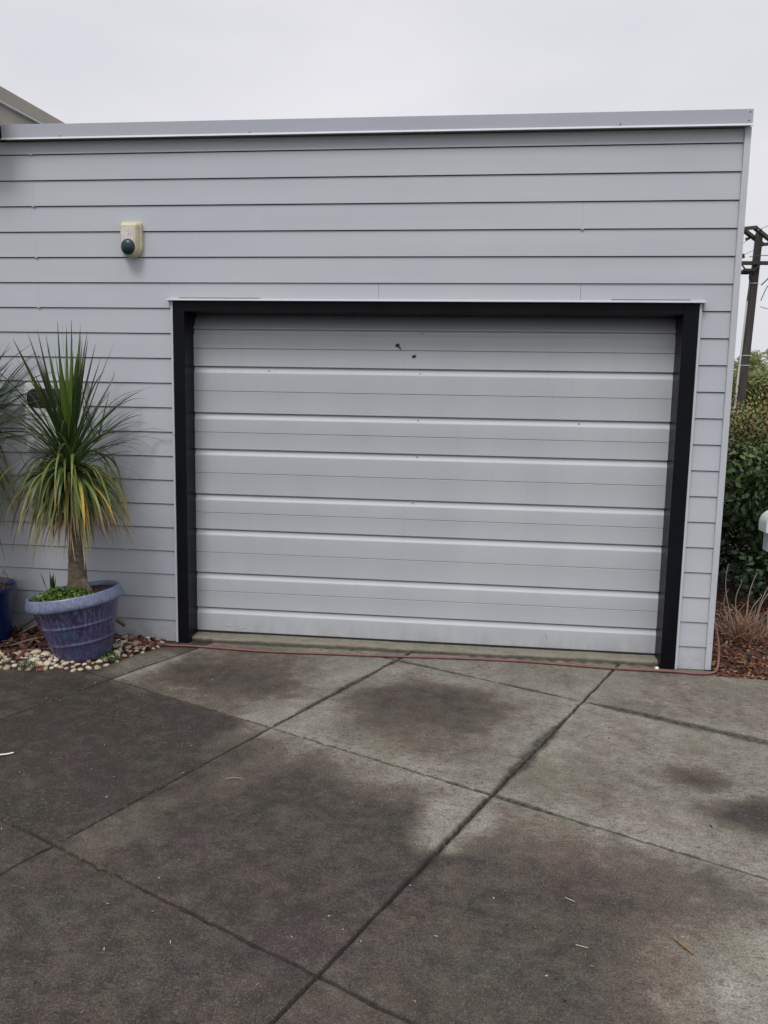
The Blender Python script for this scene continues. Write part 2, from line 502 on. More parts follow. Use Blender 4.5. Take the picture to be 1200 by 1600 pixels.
MAT['bladegreen'] = attr_mat('small_green_leaf', 0.45, 0.25, 0.2, 60)

# ------------------------------------------------------------------ setting: ground and driveway
gm = MB(); gm.add([(-400, -400, -0.045), (400, -400, -0.045), (400, 600, -0.045), (-400, 600, -0.045)], [(0, 1, 2, 3)])
tag(gm.build('ground', MAT['ground']), kind='structure')

O_ = np.array([-0.1135, -0.8042]); A_ = np.array([1.1482, -0.5679]); B_ = np.array([0.5365, 1.2323])
LA, LB = float(np.hypot(*A_)), float(np.hypot(*B_))
def joint_lines(lo, hi, dlo, dhi, step, L):
    g = [np.arange(dlo, dhi, step / L), np.linspace(lo, dlo, 40), np.linspace(dhi, hi, 40)]
    for k in range(math.ceil(lo), math.floor(hi) + 1):
        g.append(k + np.array([-.024, -.016, -.0095, -.0065, -.0040, 0, .0040, .0065, .0095, .016, .024]) / L)
    g = np.unique(np.round(np.concatenate(g), 6))
    keep = [g[0]]
    for v in g[1:]:
        if (v - keep[-1]) * L > 0.0012: keep.append(v)
    return np.array(keep)
gi = joint_lines(-4.5, 5.5, -0.75, 3.3, 0.014, LA)
gj = joint_lines(-5.5, 2.6, -1.9, 1.25, 0.014, LB)
I, J = np.meshgrid(gi, gj, indexing='ij')
X = O_[0] + I * A_[0] + J * B_[0]; Y = O_[1] + I * A_[1] + J * B_[1]
di = (I - np.round(I)) * LA; dj = (J - np.round(J)) * LB
dmin = np.minimum(np.abs(di), np.abs(dj))
Z = -0.018 * (1 - sstep(0.0038, 0.0068, dmin)) - 0.0018 * (1 - sstep(.004, .018, dmin))
crumb = sstep(.58, .75, fbm(X * 22, Y * 22, 3)) * (1 - sstep(.004, .018, dmin))
Z = Z - 0.006 * crumb + (fbm(X * 1.1, Y * 1.1, 2) - .5) * 0.004
# ragged joints
wx = (fbm(X * 14 + 40, Y * 14, 3) - .5) * 0.009; wy = (fbm(X * 14, Y * 14 + 70, 3) - .5) * 0.009
X2, Y2 = X + wx, Y + wy
# stains left by years of weather on each slab
fi, fj = np.floor(I), np.floor(J)
ei = np.minimum(I - fi, fi + 1 - I) * LA; ej = np.minimum(J - fj, fj + 1 - J) * LB
edge = np.minimum(ei, ej)
wob = (fbm(X * 2.6 + 9, Y * 2.6 + 3, 4) - .5)
# slab: (strength, softness, light margin on the i-low, i-high, j-low, j-high side; 0 = stained right up to the joint)
S_ = {(0, 0): (.50, .35, .10, .30, .0, .30), (1, 0): (.55, .45, .26, .24, .20, .24), (2, 0): (.20, .3, .1, .1, .1, .1),
      (0, -1): (.98, .20, .0, .0, .0, .03), (1, -1): (.90, .40, .0, .0, .0, .15), (2, -1): (.84, .60, .0, .26, .0, .18),
      (0, 1): (.40, .3, .1, .1, .1, .1), (1, 1): (.20, .3, .1, .1, .1, .1), (2, 1): (.30, .3, .1, .1, .1, .1), (3, 0): (.30, .3, .1, .1, .1, .1), (3, 1): (.40, .3, .1, .1, .1, .1),
      (2, -2): (.8, .2, 0, .5, 0, 0), (3, -1): (.34, .3, .1, .1, .1, .1), (3, -2): (.34, .3, .1, .1, .1, .1)}
damp = np.full(X.shape, .90)
for (a, b), (s_, sf, m0, m1, m2, m3) in S_.items():
    k = (fi == a) & (fj == b)
    r_ = np.full(k.sum(), 1.0)
    ii, jj, ww = I[k], J[k], wob[k] * .34
    for dist_, mg in (((ii - a) * LA, m0), ((a + 1 - ii) * LA, m1), ((jj - b) * LB, m2), ((b + 1 - jj) * LB, m3)):
        if mg > 0: r_ = np.minimum(r_, sstep(mg - sf * .55, mg + sf * .55, dist_ + ww))
    damp[k] = (s_ - .06) * r_ + .06
def blob(cx, cy, rx, ry, rot=0, amt=1.0, hard=.5):
    global damp
    c_, s_ = math.cos(rot), math.sin(rot)
    dx, dy = X - cx, Y - cy
    u = (dx * c_ + dy * s_) / rx; v = (-dx * s_ + dy * c_) / ry
    r = np.sqrt(u * u + v * v) + (fbm(X * 5, Y * 5 + 30, 4) - .5) * .7
    w = 1 - sstep(hard, 1.25, r)
    damp = damp + amt * w if amt < 0 else np.maximum(damp, damp * (1 - w) + amt * w)
blob(0.60, -0.66, .52, .30, R(-22), .80)
blob(0.35, -0.35, .30, .14, R(-25), .45)
blob(1.80, -0.90, .50, .36, R(-15), .82, .35)
blob(3.12, -1.63, .19, .15, 0, .86, .2)
blob(3.36, -1.98, .30, .17, R(-10), .98, .55)
blob(2.60, -1.75, .5, .3, 0, .34, .2)
blob(2.00, -2.20, .17, .26, R(-22), -.80, .4)
blob(2.85, -2.55, .45, .22, R(-27), .62, .2)
blob(2.95, -3.0, .40, .40, R(-25), -.16, .2)
blob(-0.25, -1.0, .45, .2, 0, .97, .5)
blob(1.2, -0.35, .35, .12, R(-10), -.2, .3)
blob(3.2, -.75, .5, .12, R(-10), .35, .3)
blob(.68, -2.48, .16, .30, R(-20), -.28, .1)
blob(.93, -1.42, .12, .34, R(-22), -.50, .1)
blob(1.10, -1.75, .16, .5, R(-22), -.22, .1)
blob(-.05, -.42, .17, .42, R(-24), -.55, .5)
blob(2.35, -3.3, .5, .3, 0, .5, .3)
damp = np.clip(damp + (fbm(X * 9, Y * 9, 4) - .5) * .22, 0, 1)
# grime bleeding from the joints, then a painted shadow line at the threshold
wid = .008 + .020 * sstep(.5, .85, fbm(X * 1.7 + 3, Y * 1.7 + 8, 3)) + .022 * (fbm(X * 26, Y * 26, 3) - .42)
kk = (np.abs(dj) < .2) & (np.round(J) == 1) & (I > 2.02) & (I < 3.0)
band = np.where(kk, np.sin(np.clip((I - 2.02) / .95, 0, 1) * math.pi) ** .6 * .050, 0)
kk = (np.abs(di) < .2) & (np.round(I) == 2) & (J > .02) & (J < .9)
band = np.maximum(band, np.where(kk, np.exp(-((J - .38) / .20) ** 2) * .065 * fbm(X * 9, Y * 9, 3) * 1.4, 0))
kk = (np.abs(di) < .2) & (np.round(I) == 1) & (J > .02) & (J < 1.0)
band = np.maximum(band, np.where(kk, .020 * fbm(X * 6, Y * 6, 3) * 1.3, 0))
wid = np.maximum(wid, .007) + band * (.55 + 1.1 * fbm(X * 15 + 2, Y * 15, 3))
joint = np.clip(1.15 - sstep(.2, 1.0, dmin / wid) * 1.15, 0, 1)
joint = np.maximum(joint * .82, 1 - sstep(.0042, .0085, dmin))
ledge_grime_shade = ((X > .08) & (X < 3.31)) * np.exp(-((Y - .036) / .014) ** 2) * np.clip(.25 + 1.5 * fbm(X * 16, Y * 16 + 11, 3), 0, 1)  # grime line along the threshold foot, painted dark to double as its shadow line
joint = np.maximum(joint, ledge_grime_shade * .95)
moss = (1 - sstep(.004, .012, dmin)) * sstep(.4, .6, fbm(X * 3, Y * 3 + 77, 2)) * (X < .9)
ni, nj = X.shape
idx = np.arange(ni * nj).reshape(ni, nj)
F = np.stack([idx[:-1, :-1], idx[1:, :-1], idx[1:, 1:], idx[:-1, 1:]], -1).reshape(-1, 4)
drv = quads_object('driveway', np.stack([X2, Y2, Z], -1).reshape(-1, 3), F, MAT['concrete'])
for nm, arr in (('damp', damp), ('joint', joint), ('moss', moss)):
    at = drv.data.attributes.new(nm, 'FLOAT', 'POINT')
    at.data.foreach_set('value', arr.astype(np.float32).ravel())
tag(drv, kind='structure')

# ------------------------------------------------------------------ garage
GX1, S = 3.584, 0.165
garage = thing('garage', (1.24, 0, 0), 'pale grey weatherboard garage with a flat parapet and a wide black framed door', 'garage')
def board_prof(z0, h=S, lap=.006):
    return [(0.0, z0), (0.004, z0 - .001), (0.005, z0 + .003), (0.030, z0 + .003), (0.030, z0 + h - .0050), (0.0095, z0 + h - .0050), (0.0088, z0 + h - .0068), (0.0002, z0 + .0015)]
wall = MB()
splits = {0: [-.955], 2: [-.95], 4: [-.945], 6: [-.94], 8: [-.93], 3: [2.66], 16: [-.36]}
def board_row(k, x0, x1):
    z0 = (19.95 - k - 0) * S
    top = k == 0
    h = .085 if top else S
    if k == 20: z0, h = .004, (19.95 - 19) * S - .004
    xs = [x0] + [s_ for s_ in splits.get(k, []) if x0 + .03 < s_ < x1 - .03] + [x1]
    for a, b in zip(xs[:-1], xs[1:]):
        wall.prism_x(board_prof(z0, h), a + (.0003 if a != x0 else 0), b - (.0003 if b != x1 else 0))
    for s_ in xs[1:-1]:
        wall.box(s_ - .009, s_ + .009, -.0025, .004, z0 - .006, z0 + .005)
DX0, DX1, DH = -.001, 3.407, 2.362
for k in range(0, 21):
    z0 = (19.95 - k) * S if k < 20 else .004
    z1 = z0 + S
    if z0 >= DH - .002:
        board_row(k, -6.0, GX1)
    elif z1 <= DH:
        board_row(k, -6.0, DX0); board_row(k, DX1, GX1)
    else:                                       # the row cut by the head flashing
        board_row(k, -6.0, DX0 - .012); board_row(k, DX1 + .012, GX1)
        wall.prism_x([(0.0042, DH), (0.030, DH), (0.030, z1 - .0035), (0.0095, z1 - .0035), (0.0088, z1 - .0055)], DX0 - .012, 1.39 - .0009)
        wall.prism_x([(0.0042, DH), (0.030, DH), (0.030, z1 - .0035), (0.0095, z1 - .0035), (0.0088, z1 - .0055)], 1.39 + .0009, 2.67 - .0009)
        wall.prism_x([(0.0042, DH), (0.030, DH), (0.030, z1 - .0035), (0.0095, z1 - .0035), (0.0088, z1 - .0055)], 2.67 + .0009, DX1 + .012)
wall.build('weatherboard_wall', MAT['board'], garage)
# boards on the side wall
sw = MB()
for k in range(0, 21):
    z0 = (19.95 - k) * S if k < 20 else .004
    h = .085 if k == 0 else (S if k < 20 else (19.95 - 19) * S - .004)
    pr = board_prof(z0, h)
    n = len(pr)
    vs = [(3.612 - y, .035, z) for y, z in pr] + [(3.612 - y, 6.5, z) for y, z in pr]
    sw.add(vs, [(i, i + n, (i + 1) % n + n, (i + 1) % n) for i in range(n)] + [tuple(range(n)), tuple(range(2 * n - 1, n - 1, -1))])
sw.build('side_wall', MAT['board'], garage)
bk = MB()
bk.box(-6.0, .06, .026, .14, .012, 3.36); bk.box(3.335, 3.585, .026, .14, .012, 3.36); bk.box(.06, 3.335, .026, .19, 2.30, 3.36)
bk.box(-6.0, 3.58, 6.3, 6.5, 0, 3.36); bk.box(-6.0, -5.85, .14, 6.3, 0, 3.36); bk.box(3.50, 3.584, .14, 6.3, 0, 3.36)
bk.build('wall_lining', MAT['backing'], garage)
cp = MB()
cp.box(GX1 + .0008, 3.622, -.014, .03, .186, 3.375); cp.box(GX1 + .0008, 3.622, -.014, .03, .008, .1845)
cp.build('corner_board', MAT['trim'], garage, bevel=.002)
pf = MB()
pf.prism_x([(-.040, 3.3845), (.14, 3.3845), (.14, 3.476), (-.040, 3.468)], -1.133, 3.6175)
pf.build('parapet_flashing', MAT['flash'], garage, bevel=.002)
de = MB()
de.prism_x([(-.057, 3.370), (-.054, 3.368), (-.036, 3.383), (.02, 3.383), (.02, 3.386), (-.0405, 3.386)], -1.131, 3.6195)
de.build('drip_edge', MAT['drip'], garage)
for x, z in ((3.598, 3.452), (3.593, 3.402), (-.72, 3.392), (.55, 3.391), (2.85, 3.397)):
    s1 = MB(); s1.lathe([(0.005, 0), (0.0045, .003), (0.0, .004)], 10, Matrix.Translation((x, -.0400, z)) @ Matrix.Rotation(R(90), 4, 'X'))
    s1.build('screw', MAT['screw'], garage, 30)
rf = MB(); rf.box(-6.0, 3.60, .14, 6.5, 3.33, 3.37)
rf.build('roof', MAT['roofing'], garage)
# door opening: black jambs and head, pale scribers, flashing
FX0, FX1, IX0, IX1, HZ = 0.014, 3.392, 0.091, 3.299, 2.276
for a, b in ((FX0, IX0), (IX1, FX1)):
    j = MB(); j.box(a, b, -.018, .19, .001, 2.3425)
    j.build('door_jamb', MAT['black'], garage, bevel=.0025)
h_ = MB(); h_.box(IX0 + .0005, IX1 - .0005, -.0175, .19, HZ, 2.3420)
h_.build('door_head', MAT['black'], garage, bevel=.0025)
for a, b in ((DX0, FX0 - .0006), (FX1 + .0006, DX1)):
    t = MB(); t.box(a, b, -.023, .025, .004, 2.3440)
    t.build('scriber', MAT['trim'], garage, bevel=.0015)
hf = MB()
hf.prism_x([(-.048, 2.3450), (-.045, 2.3435), (-.020, 2.3455), (.02, 2.3455), (.02, 2.3655), (-.008, 2.3625), (-.046, 2.3535)], DX0 - .022, DX1 + .018)
hf.build('head_flashing', MAT['drip'], garage, bevel=.001)
for a, b in ((.05, .60), (2.86, 3.34)):
    g_ = MB(); g_.box(a, b, .0015, .01, 2.3660, 2.3682)
    g_.build('sealant_gap', MAT['rubber'], garage)
# garage door: one profiled sheet with deep grooves and fine creases
DY = 0.160
deep = [2.180, 1.929, 1.611, 1.359, 1.042, .792, .477, .222]
thin = [2.049, 1.7585, 1.474, 1.190, .908, .622, .340]
prof = [(DY + .17, 2.36), (DY + .10, 2.285), (DY + .045, 2.235), (DY + .012, 2.200)]
ev = sorted([(z, 'd') for z in deep] + [(z, 't') for z in thin], reverse=True)
for z, k in ev:
    if k == 'd':
        prof += [(DY - .0015, z + .004), (DY - .001, z), (DY + .004, z - .0015), (DY + .023, z - .0020), (DY + .023, z - .0105), (DY + .0112, z - .0110), (DY + .0104, z - .020), (DY + .0078, z - .030), (DY + .0036, z - .0385), (DY - .0002, z - .0440), (DY - .0010, z - .047), (DY, z - .054)]
    else:
        prof += [(DY - .0005, z + .0035), (DY, z + .0012), (DY + .012, z + .0008), (DY + .012, z - .0022), (DY + .001, z - .0032), (DY - .0015, z - .0052), (DY, z - .0105)]
prof += [(DY, .062), (DY + .003, .048)]
dx = [.080, 3.309]
vs = [(x, y, z) for x in dx for y, z in prof]
n = len(prof)
gd = MB(); gd.add(vs, [(i, i + 1, i + 1 + n, i + n) for i in range(n - 1)])
back = [(x, DY + .21, z) for x in dx for z in (2.36, .048)]
gd.add(back + [(dx[0], DY + .17, 2.36), (dx[1], DY + .17, 2.36), (dx[0], DY + .003, .048), (dx[1], DY + .003, .048)], [(0, 1, 3, 2), (0, 2, 5, 4), (1, 6, 7, 3)])
door = gd.build('garage_door', MAT['door'], garage, smooth=28, fix=False)
sl = MB(); sl.prism_x([(DY + .003, .030), (DY + .026, .030), (DY + .026, .0478), (DY + .003, .0478)], .082, 3.307)
sl.build('bottom_seal', MAT['rubber'], door)
def y_rot(x, y, z): return Matrix.Translation((x, y, z)) @ Matrix.Rotation(R(90), 4, 'X')
for (x, z, rr, tail) in ((1.503, 2.082, .0125, 1), (1.616, 2.010, .012, 0)):
    hl = MB(); hl.lathe([(rr, 0), (rr * .95, .004), (rr * .6, .006), (0, .0062)], 14, y_rot(x, DY - .0006, z), lambda th, i: 1 + .22 * math.sin(2 * th + 1) + .1 * math.sin(5 * th))
    if tail: hl.tube([(x + .004, DY - .004, z - .005), (x + .017, DY - .008, z - .017), (x + .026, DY - .004, z - .030)], [.0045, .004, .0018], 8)
    hl.build('lock_remnant', MAT['hole'], door, 40)
for p0, p1 in (((2.560, .150), (2.575, .108)), ((.300, .085), (.345, .079)), ((.415, .072), (.455, .078))):
    sc_ = MB(); sc_.tube([(p0[0], DY - .0002, p0[1]), ((p0[0] + p1[0]) / 2 + .004, DY - .0003, (p0[1] + p1[1]) / 2), (p1[0], DY - .0002, p1[1])], [.0012, .0018, .0010], 6)
    sc_.build('scuff_mark', MAT['screw'], door)
for x, z in ((1.668, 2.158), (1.660, 1.897), (1.654, 1.585), (1.651, 1.338), (1.629, 1.022), (.62, 1.900), (2.72, 1.585)):
    hl = MB(); hl.lathe([(.005, 0), (.004, .0025), (0, .003)], 10, y_rot(x, DY + .006, z))
    hl.build('rivet', MAT['screw'], door, 30)
# raised concrete slab edge under the door
lg = MB()
nx = 120
rows = []
for a in range(nx + 1):
    x = IX0 + .001 + (IX1 - IX0 - .002) * a / nx
    n1 = float(fbm(np.array([x * 7.]), np.array([1.]), 3)[0]) - .5
    n2 = float(fbm(np.array([x * 30.]), np.array([4.]), 3)[0]) - .5
    top = .033 + n1 * .006
    fr = .040 + n1 * .022 + n2 * .014
    rows.append([(x, .3, top), (x, .10, top), (x, fr + .014, top - .001 + n2 * .003), (x, fr + .003, top - .006 + n2 * .004), (x, fr, top - .015), (x, fr + .006 + n2 * .010, .006), (x, fr + .012, -.012), (x, .3, -.012)])
lg.loft(rows)
lg.build('door_threshold', MAT['ledge'], garage, smooth=50)
# meter box with smoked window
mb = MB(); mb.box(-1.055, -.613, -.030, .02, 1.325, 1.803)
meter = mb.build('meter_box', MAT['meter'], garage, bevel=.004)
mf = MB(); mf.box(-1.040, -.628, -.0385, -.0345, 1.340, 1.788)
mf.build('meter_box_door', MAT['meter'], meter, bevel=.002)
def obround(cx, cz, hw, hh, y, n=14):
    pts = []
    for k in range(n + 1):
        th = -math.pi / 2 + math.pi * k / n
        pts.append((cx + hw - hh + hh * math.cos(th), y, cz + hh * math.sin(th)))
    for k in range(n + 1):
        th = math.pi / 2 + math.pi * k / n
        pts.append((cx - hw + hh + hh * math.cos(th), y, cz + hh * math.sin(th)))
    return pts
wd = MB(); wd.loft([obround(-.840, 1.687, .192, .066, -.0388), obround(-.840, 1.687, .192, .066, -.0415), obround(-.840, 1.687, .186, .060, -.0425)])
wd.build('viewing_window', MAT['smoke'], meter, smooth=40)
mc = MB(); mc.box(-1.062, -.606, -.040, .018, 1.8045, 1.814)
mc.build('box_flashing', MAT['trim'], meter, bevel=.001)

# ------------------------------------------------------------------ neighbouring house roof at the upper left
house = thing('house', (-3.5, 2.5, 0), 'beige clad upper roof band of the house behind the left end of the parapet', 'house')
SLP = .042
def band(mb, x0, x1, y0, y1, z0, z1):
    return mb.prism_x([(y0, z0 + SLP * y0), (y1, z0 + SLP * y1), (y1, z1 + SLP * y1), (y0, z1 + SLP * y0)], x0, x1)
hc = MB()
band(hc, -6.0, -1.138, -.28, 6.4, 3.4585, 3.5335); band(hc, -6.0, -1.144, -.28, 6.4, 3.5340, 3.602)
hc.build('cladding', MAT['beige'], house)
hfz = MB(); band(hfz, -6.05, -1.118, -.33, 6.45, 3.6125, 3.708)
hfz.build('fascia', MAT['beigefascia'], house, bevel=.003)
hdr = MB(); band(hdr, -6.06, -1.112, -.336, 6.456, 3.6045, 3.6118)
hdr.build('drip_edge', MAT['drip'], house)
hs2 = MB(); hs2.box(-6.0, -1.140, -.275, -.045, 3.400, 3.432); hs2.box(-6.0, -1.140, -.0448, .02, 3.425, 3.456)
hs2.build('soffit', MAT['soffit'], house)
hw = MB(); hw.box(-5.95, -1.16, .15, 6.38, 3.372, 3.50)
hw.build('wall', MAT['beige'], house)
hr = MB(); band(hr, -6.0, -1.15, -.28, 6.4, 3.7085, 3.72)
hr.build('roof', MAT['roofing'], house)

# ------------------------------------------------------------------ alarm siren
siren = thing('alarm_siren', (-.262, 0, 2.735), 'weathered cream alarm siren box with a dark teal dome and cracked white label', 'alarm siren')
def ushape(hw, top, bot, y, cx=-.262, r=.02, n=16):
    """flat top with rounded corners, round bottom"""
    pts = []
    cz = bot + hw
    for k in range(n + 1):
        th = math.pi + math.pi * k / n
        pts.append((cx + hw * math.cos(th), y, cz + hw * math.sin(th)))
    for k in range(7):
        th = math.pi / 2 * k / 6
        pts.append((cx + hw - r + r * math.cos(th), y, top - r + r * math.sin(th)))
    for k in range(7):
        th = math.pi / 2 + math.pi / 2 * k / 6
        pts.append((cx - hw + r + r * math.cos(th), y, top - r + r * math.sin(th)))
    return pts
bp = MB(); bp.loft([ushape(.073, 2.850, 2.622, .012), ushape(.073, 2.850, 2.622, -.026), ushape(.069, 2.846, 2.626, -.031)])
bp.build('backplate', MAT['cream'], siren, smooth=35)
cv = MB(); cv.loft([ushape(.064, 2.842, 2.630, -.0312), ushape(.062, 2.840, 2.631, -.045), ushape(.053, 2.828, 2.629, -.064, r=.014), ushape(.048, 2.820, 2.633, -.071, r=.012)])
cv.build('cover', MAT['cream'], siren, smooth=35)
lens = MB(); lens.lathe([(.046, 0), (.047, .004), (.044, .013), (.035, .022), (.020, .028), (0, .030)], 28, Matrix.Translation((-.262, -.0705, 2.682)) @ Matrix.Rotation(R(92), 4, 'X') @ Matrix.Diagonal((1, 1.12, 1, 1)))
lens.build('strobe_dome', MAT['lens'], siren, 50)
lb = MB(); lb.box(-.304, -.228, -.0726, -.0715, 2.722, 2.806)
lb.build('label_sticker', MAT['label'], siren)

# ------------------------------------------------------------------ garden beds
EDGE = [(-4.0, -.80), (-1.4, -.77), (-.868, -.756), (-.623, -.742), (-.40, -.72), (-.285, -.66), (-.204, -.459), (-.108, -.22), (-.04, -.05), (-.03, .03)]
def edge_y(x):      # front boundary of the left bed at x
    return np.interp(x, [p[0] for p in EDGE], [p[1] for p in EDGE])
xs = np.linspace(-4.0, -.03, 160); ts = np.linspace(0, 1, 30)
Xb, T = np.meshgrid(xs, ts, indexing='ij')
Y0 = edge_y(Xb)
Yb = Y0 + T * (.02 - Y0)
dd = np.minimum(Yb - Y0, (-.03 - Xb) * .5)
Zb = -.006 + .030 * sstep(0, .10, dd) + (fbm(Xb * 12, Yb * 12, 3) - .5) * .02 * sstep(0, .05, dd) + .05 * np.exp(-((Xb + .80) / .22) ** 2 - ((Yb + .28) / .2) ** 2)
idx = np.arange(Xb.size).reshape(Xb.shape)
F = np.stack([idx[:-1, :-1], idx[1:, :-1], idx[1:, 1:], idx[:-1, 1:]], -1).reshape(-1, 4)
tag(quads_object('garden_bed', np.stack([Xb, Yb, Zb], -1).reshape(-1, 3), F, MAT['soil']), kind='structure')
def bedz(x, y):
    d = min(y - float(edge_y(x)), (-.03 - x) * .5)
    return -.006 + .030 * float(sstep(0, .10, np.array(d))) + .05 * math.exp(-((x + .80) / .22) ** 2 - ((y + .28) / .2) ** 2)

xs = np.linspace(3.625, 12, 170); ys = np.linspace(0, 1, 80) ** 1.6
Xb, T = np.meshgrid(xs, ys, indexing='ij')
Y0 = np.interp(Xb, [3.6, 3.94, 6, 12], [-.098, -.133, -.35, -.9])
Yb = Y0 + T * (9 - Y0)
Zr = -.008 + .045 * sstep(0, .25, Yb - Y0) + (fbm(Xb * 9, Yb * 9, 3) - .5) * .03 * sstep(0, .1, Yb - Y0)
F = np.arange(Xb.size).reshape(Xb.shape)
F = np.stack([F[:-1, :-1], F[1:, :-1], F[1:, 1:], F[:-1, 1:]], -1).reshape(-1, 4)
tag(quads_object('mulch_bed', np.stack([Xb, Yb, Zr], -1).reshape(-1, 3), F, MAT['soil']), kind='structure')

def chips(name, P, size, pal, seed):
    """flat splinters of bark, one mesh"""
    rg = np.random.default_rng(seed)
    n = len(P)
    L = size * rg.uniform(.5, 1.7, n); W = L * rg.uniform(.2, .5, n); H = L * rg.uniform(.06, .16, n)
    base = np.array([(-1, -1, -1), (1, -.7, -1), (.9, 1, -1), (-1, .8, -1), (-.9, -.9, 1), (1, -.6, 1), (.8, .9, 1), (-.8, .7, 1)], float) * .5
    az = rg.uniform(0, 6.283, n); p1 = rg.normal(0, .38, n); p2 = rg.normal(0, .45, n)
    V = base[None] * np.stack([L, W, H], 1)[:, None] * rg.uniform(.75, 1.25, (n, 8, 1))
    def rx(V, a):
        c, s = np.cos(a)[:, None], np.sin(a)[:, None]; o = V.copy(); o[..., 1] = c * V[..., 1] - s * V[..., 2]; o[..., 2] = s * V[..., 1] + c * V[..., 2]; return o
    def ry(V, a):
        c, s = np.cos(a)[:, None], np.sin(a)[:, None]; o = V.copy(); o[..., 0] = c * V[..., 0] + s * V[..., 2]; o[..., 2] = -s * V[..., 0] + c * V[..., 2]; return o
    def rz(V, a):
        c, s = np.cos(a)[:, None], np.sin(a)[:, None]; o = V.copy(); o[..., 0] = c * V[..., 0] - s * V[..., 1]; o[..., 1] = s * V[..., 0] + c * V[..., 1]; return o
    V = rz(ry(rx(V, p2), p1), az) + P[:, None]
    f = np.array([(0, 3, 2, 1), (4, 5, 6, 7), (0, 1, 5, 4), (1, 2, 6, 5), (2, 3, 7, 6), (3, 0, 4, 7)])
    F = (f[None] + (np.arange(n) * 8)[:, None, None]).reshape(-1, 4)
    pal = np.array(pal); cc = pal[rg.integers(0, len(pal), n)] * rg.uniform(.6, 1.35, (n, 1))
    return quads_object(name, V.reshape(-1, 3), F, MAT['chip'], col=np.repeat(cc, 8, 0), smooth=False)
RED = [(.13, .045, .026), (.17, .065, .036), (.085, .032, .02), (.22, .115, .065), (.055, .024, .016), (.28, .18, .11)]
rg = np.random.default_rng(5)
n = 6500
px = 3.64 + rg.random(n) ** 1.3 * 3.2; py = -.12 + rg.random(n) ** 1.5 * 2.4
py = np.maximum(py, np.interp(px, [3.6, 3.94, 6], [-.09, -.12, -.34]))
pz = -.008 + .045 * sstep(0, .25, py + .12) + rg.uniform(.004, .022, n)
near = np.stack([px, py, pz], 1)
tag(chips('bark_mulch', near, .030, RED, 8), 'red brown bark chip mulch under the hedge beside the garage corner', 'mulch', kind='stuff')
n = 900
px = -1.6 + rg.random(n) * 1.5; py = np.array([rg.uniform(float(edge_y(x)) + .02, -.02) for x in px])
pz = np.array([bedz(a, b) for a, b in zip(px, py)]) + rg.uniform(.0, .022, n)
DARKRED = [(.10, .038, .026), (.06, .026, .02), (.14, .06, .04), (.035, .018, .014)]
keep = ~((np.abs(px + .45) < .2) & (np.abs(py + .43) < .2)) & ((px < -.62) | (rg.random(n) < .35)) & ((py > -.58) | (rg.random(n) < .3))
tag(chips('bark_pieces', np.stack([px, py, pz], 1)[keep], .05, DARKRED, 9), 'dark red bark pieces covering the bed between the two pots and the wall', 'bark', kind='stuff')

# pebbles round the pot
def pebble_mesh(seed):
    rg = random.Random(seed)
    bm = bmesh.new(); bmesh.ops.create_icosphere(bm, subdivisions=2, radius=1)
    a = [rg.uniform(0, 6) for _ in range(6)]
    for v in bm.verts:
        d = 1 + .12 * math.sin(2.1 * v.co.x + a[0]) + .1 * math.sin(2.6 * v.co.y + a[1]) + .08 * math.sin(3 * v.co.z + a[2])
        v.co = v.co * d
        v.co.x *= 1.0 + .12 * math.sin(a[3]); v.co.y *= .76; v.co.z *= .52
    me = bpy.data.meshes.new('pebble'); bm.to_mesh(me); bm.free(); me.shade_smooth()
    return me
def pebble_mat(name, c):
    m = Mat(name)
    n1 = m.noise(2.0, 5); n2 = m.noise(9, 4)
    lo = tuple(x * .72 for x in c); hi = tuple(min(1, x * 1.2) for x in c)
    col = m.ramp(n1, [(0.3, lo), (0.65, hi)])
    col = m.mix(m.ramp(n2, [(0.55, 0.0), (0.75, 0.4)]), col, tuple(x * .45 for x in c))
    m.color(col).rough(0.6).bump(n2, .15, .05)
    return m.m
pm = [pebble_mat('cream_pebble', (.46, .38, .26)), pebble_mat('pale_pebble', (.52, .46, .35)), pebble_mat('tan_pebble', (.33, .25, .165)),
      pebble_mat('grey_pebble', (.28, .255, .21)), pebble_mat('rust_pebble', (.22, .135, .095))]
pmesh = []
for i in range(15):
    me = pebble_mesh(i); me.materials.append(pm[[0, 1, 0, 2, 1, 0, 3, 0, 1, 2, 0, 3, 1, 4, 2][i]]); pmesh.append(me)
rp = random.Random(4)
spots = []
def try_peb(x, y, r):
    for (a, b, q) in spots:
        if (a - x) ** 2 + (b - y) ** 2 < ((r + q) * .74) ** 2: return False
    if (x + .45) ** 2 + (y + .43) ** 2 < (.175 + r * .6) ** 2: return False
    spots.append((x, y, r)); return True
for _ in range(9000):
    if len(spots) >= 270: break
    x = rp.uniform(-1.75, -.07); ey = float(edge_y(x))
    r = rp.uniform(.015, .030) if rp.random() < .7 else rp.uniform(.028, .040)
    if x < -.55: y = ey + .012 + abs(rp.gauss(0, .10))
    else: y = rp.uniform(ey + .015, -.05)
    if y > -.04 or (y > -.52 and x < -.50): continue
    if y > -.17 and x > -.30 and rp.random() < .55: continue
    try_peb(x, y, r)
for i, (x, y, r) in enumerate(spots):
    o = bpy.data.objects.new('pebble', pmesh[rp.randrange(15)])
    link(o)
    o.location = (x, y, bedz(x, y) + r * rp.uniform(.12, .38))
    o.rotation_euler = (rp.gauss(0, .25), rp.gauss(0, .25), rp.uniform(0, 6.28))
    o.scale = (r, r, r)
    tag(o, 'rounded river pebble in the stony edging around the purple pot', 'pebble', 'river pebbles edging the garden bed')
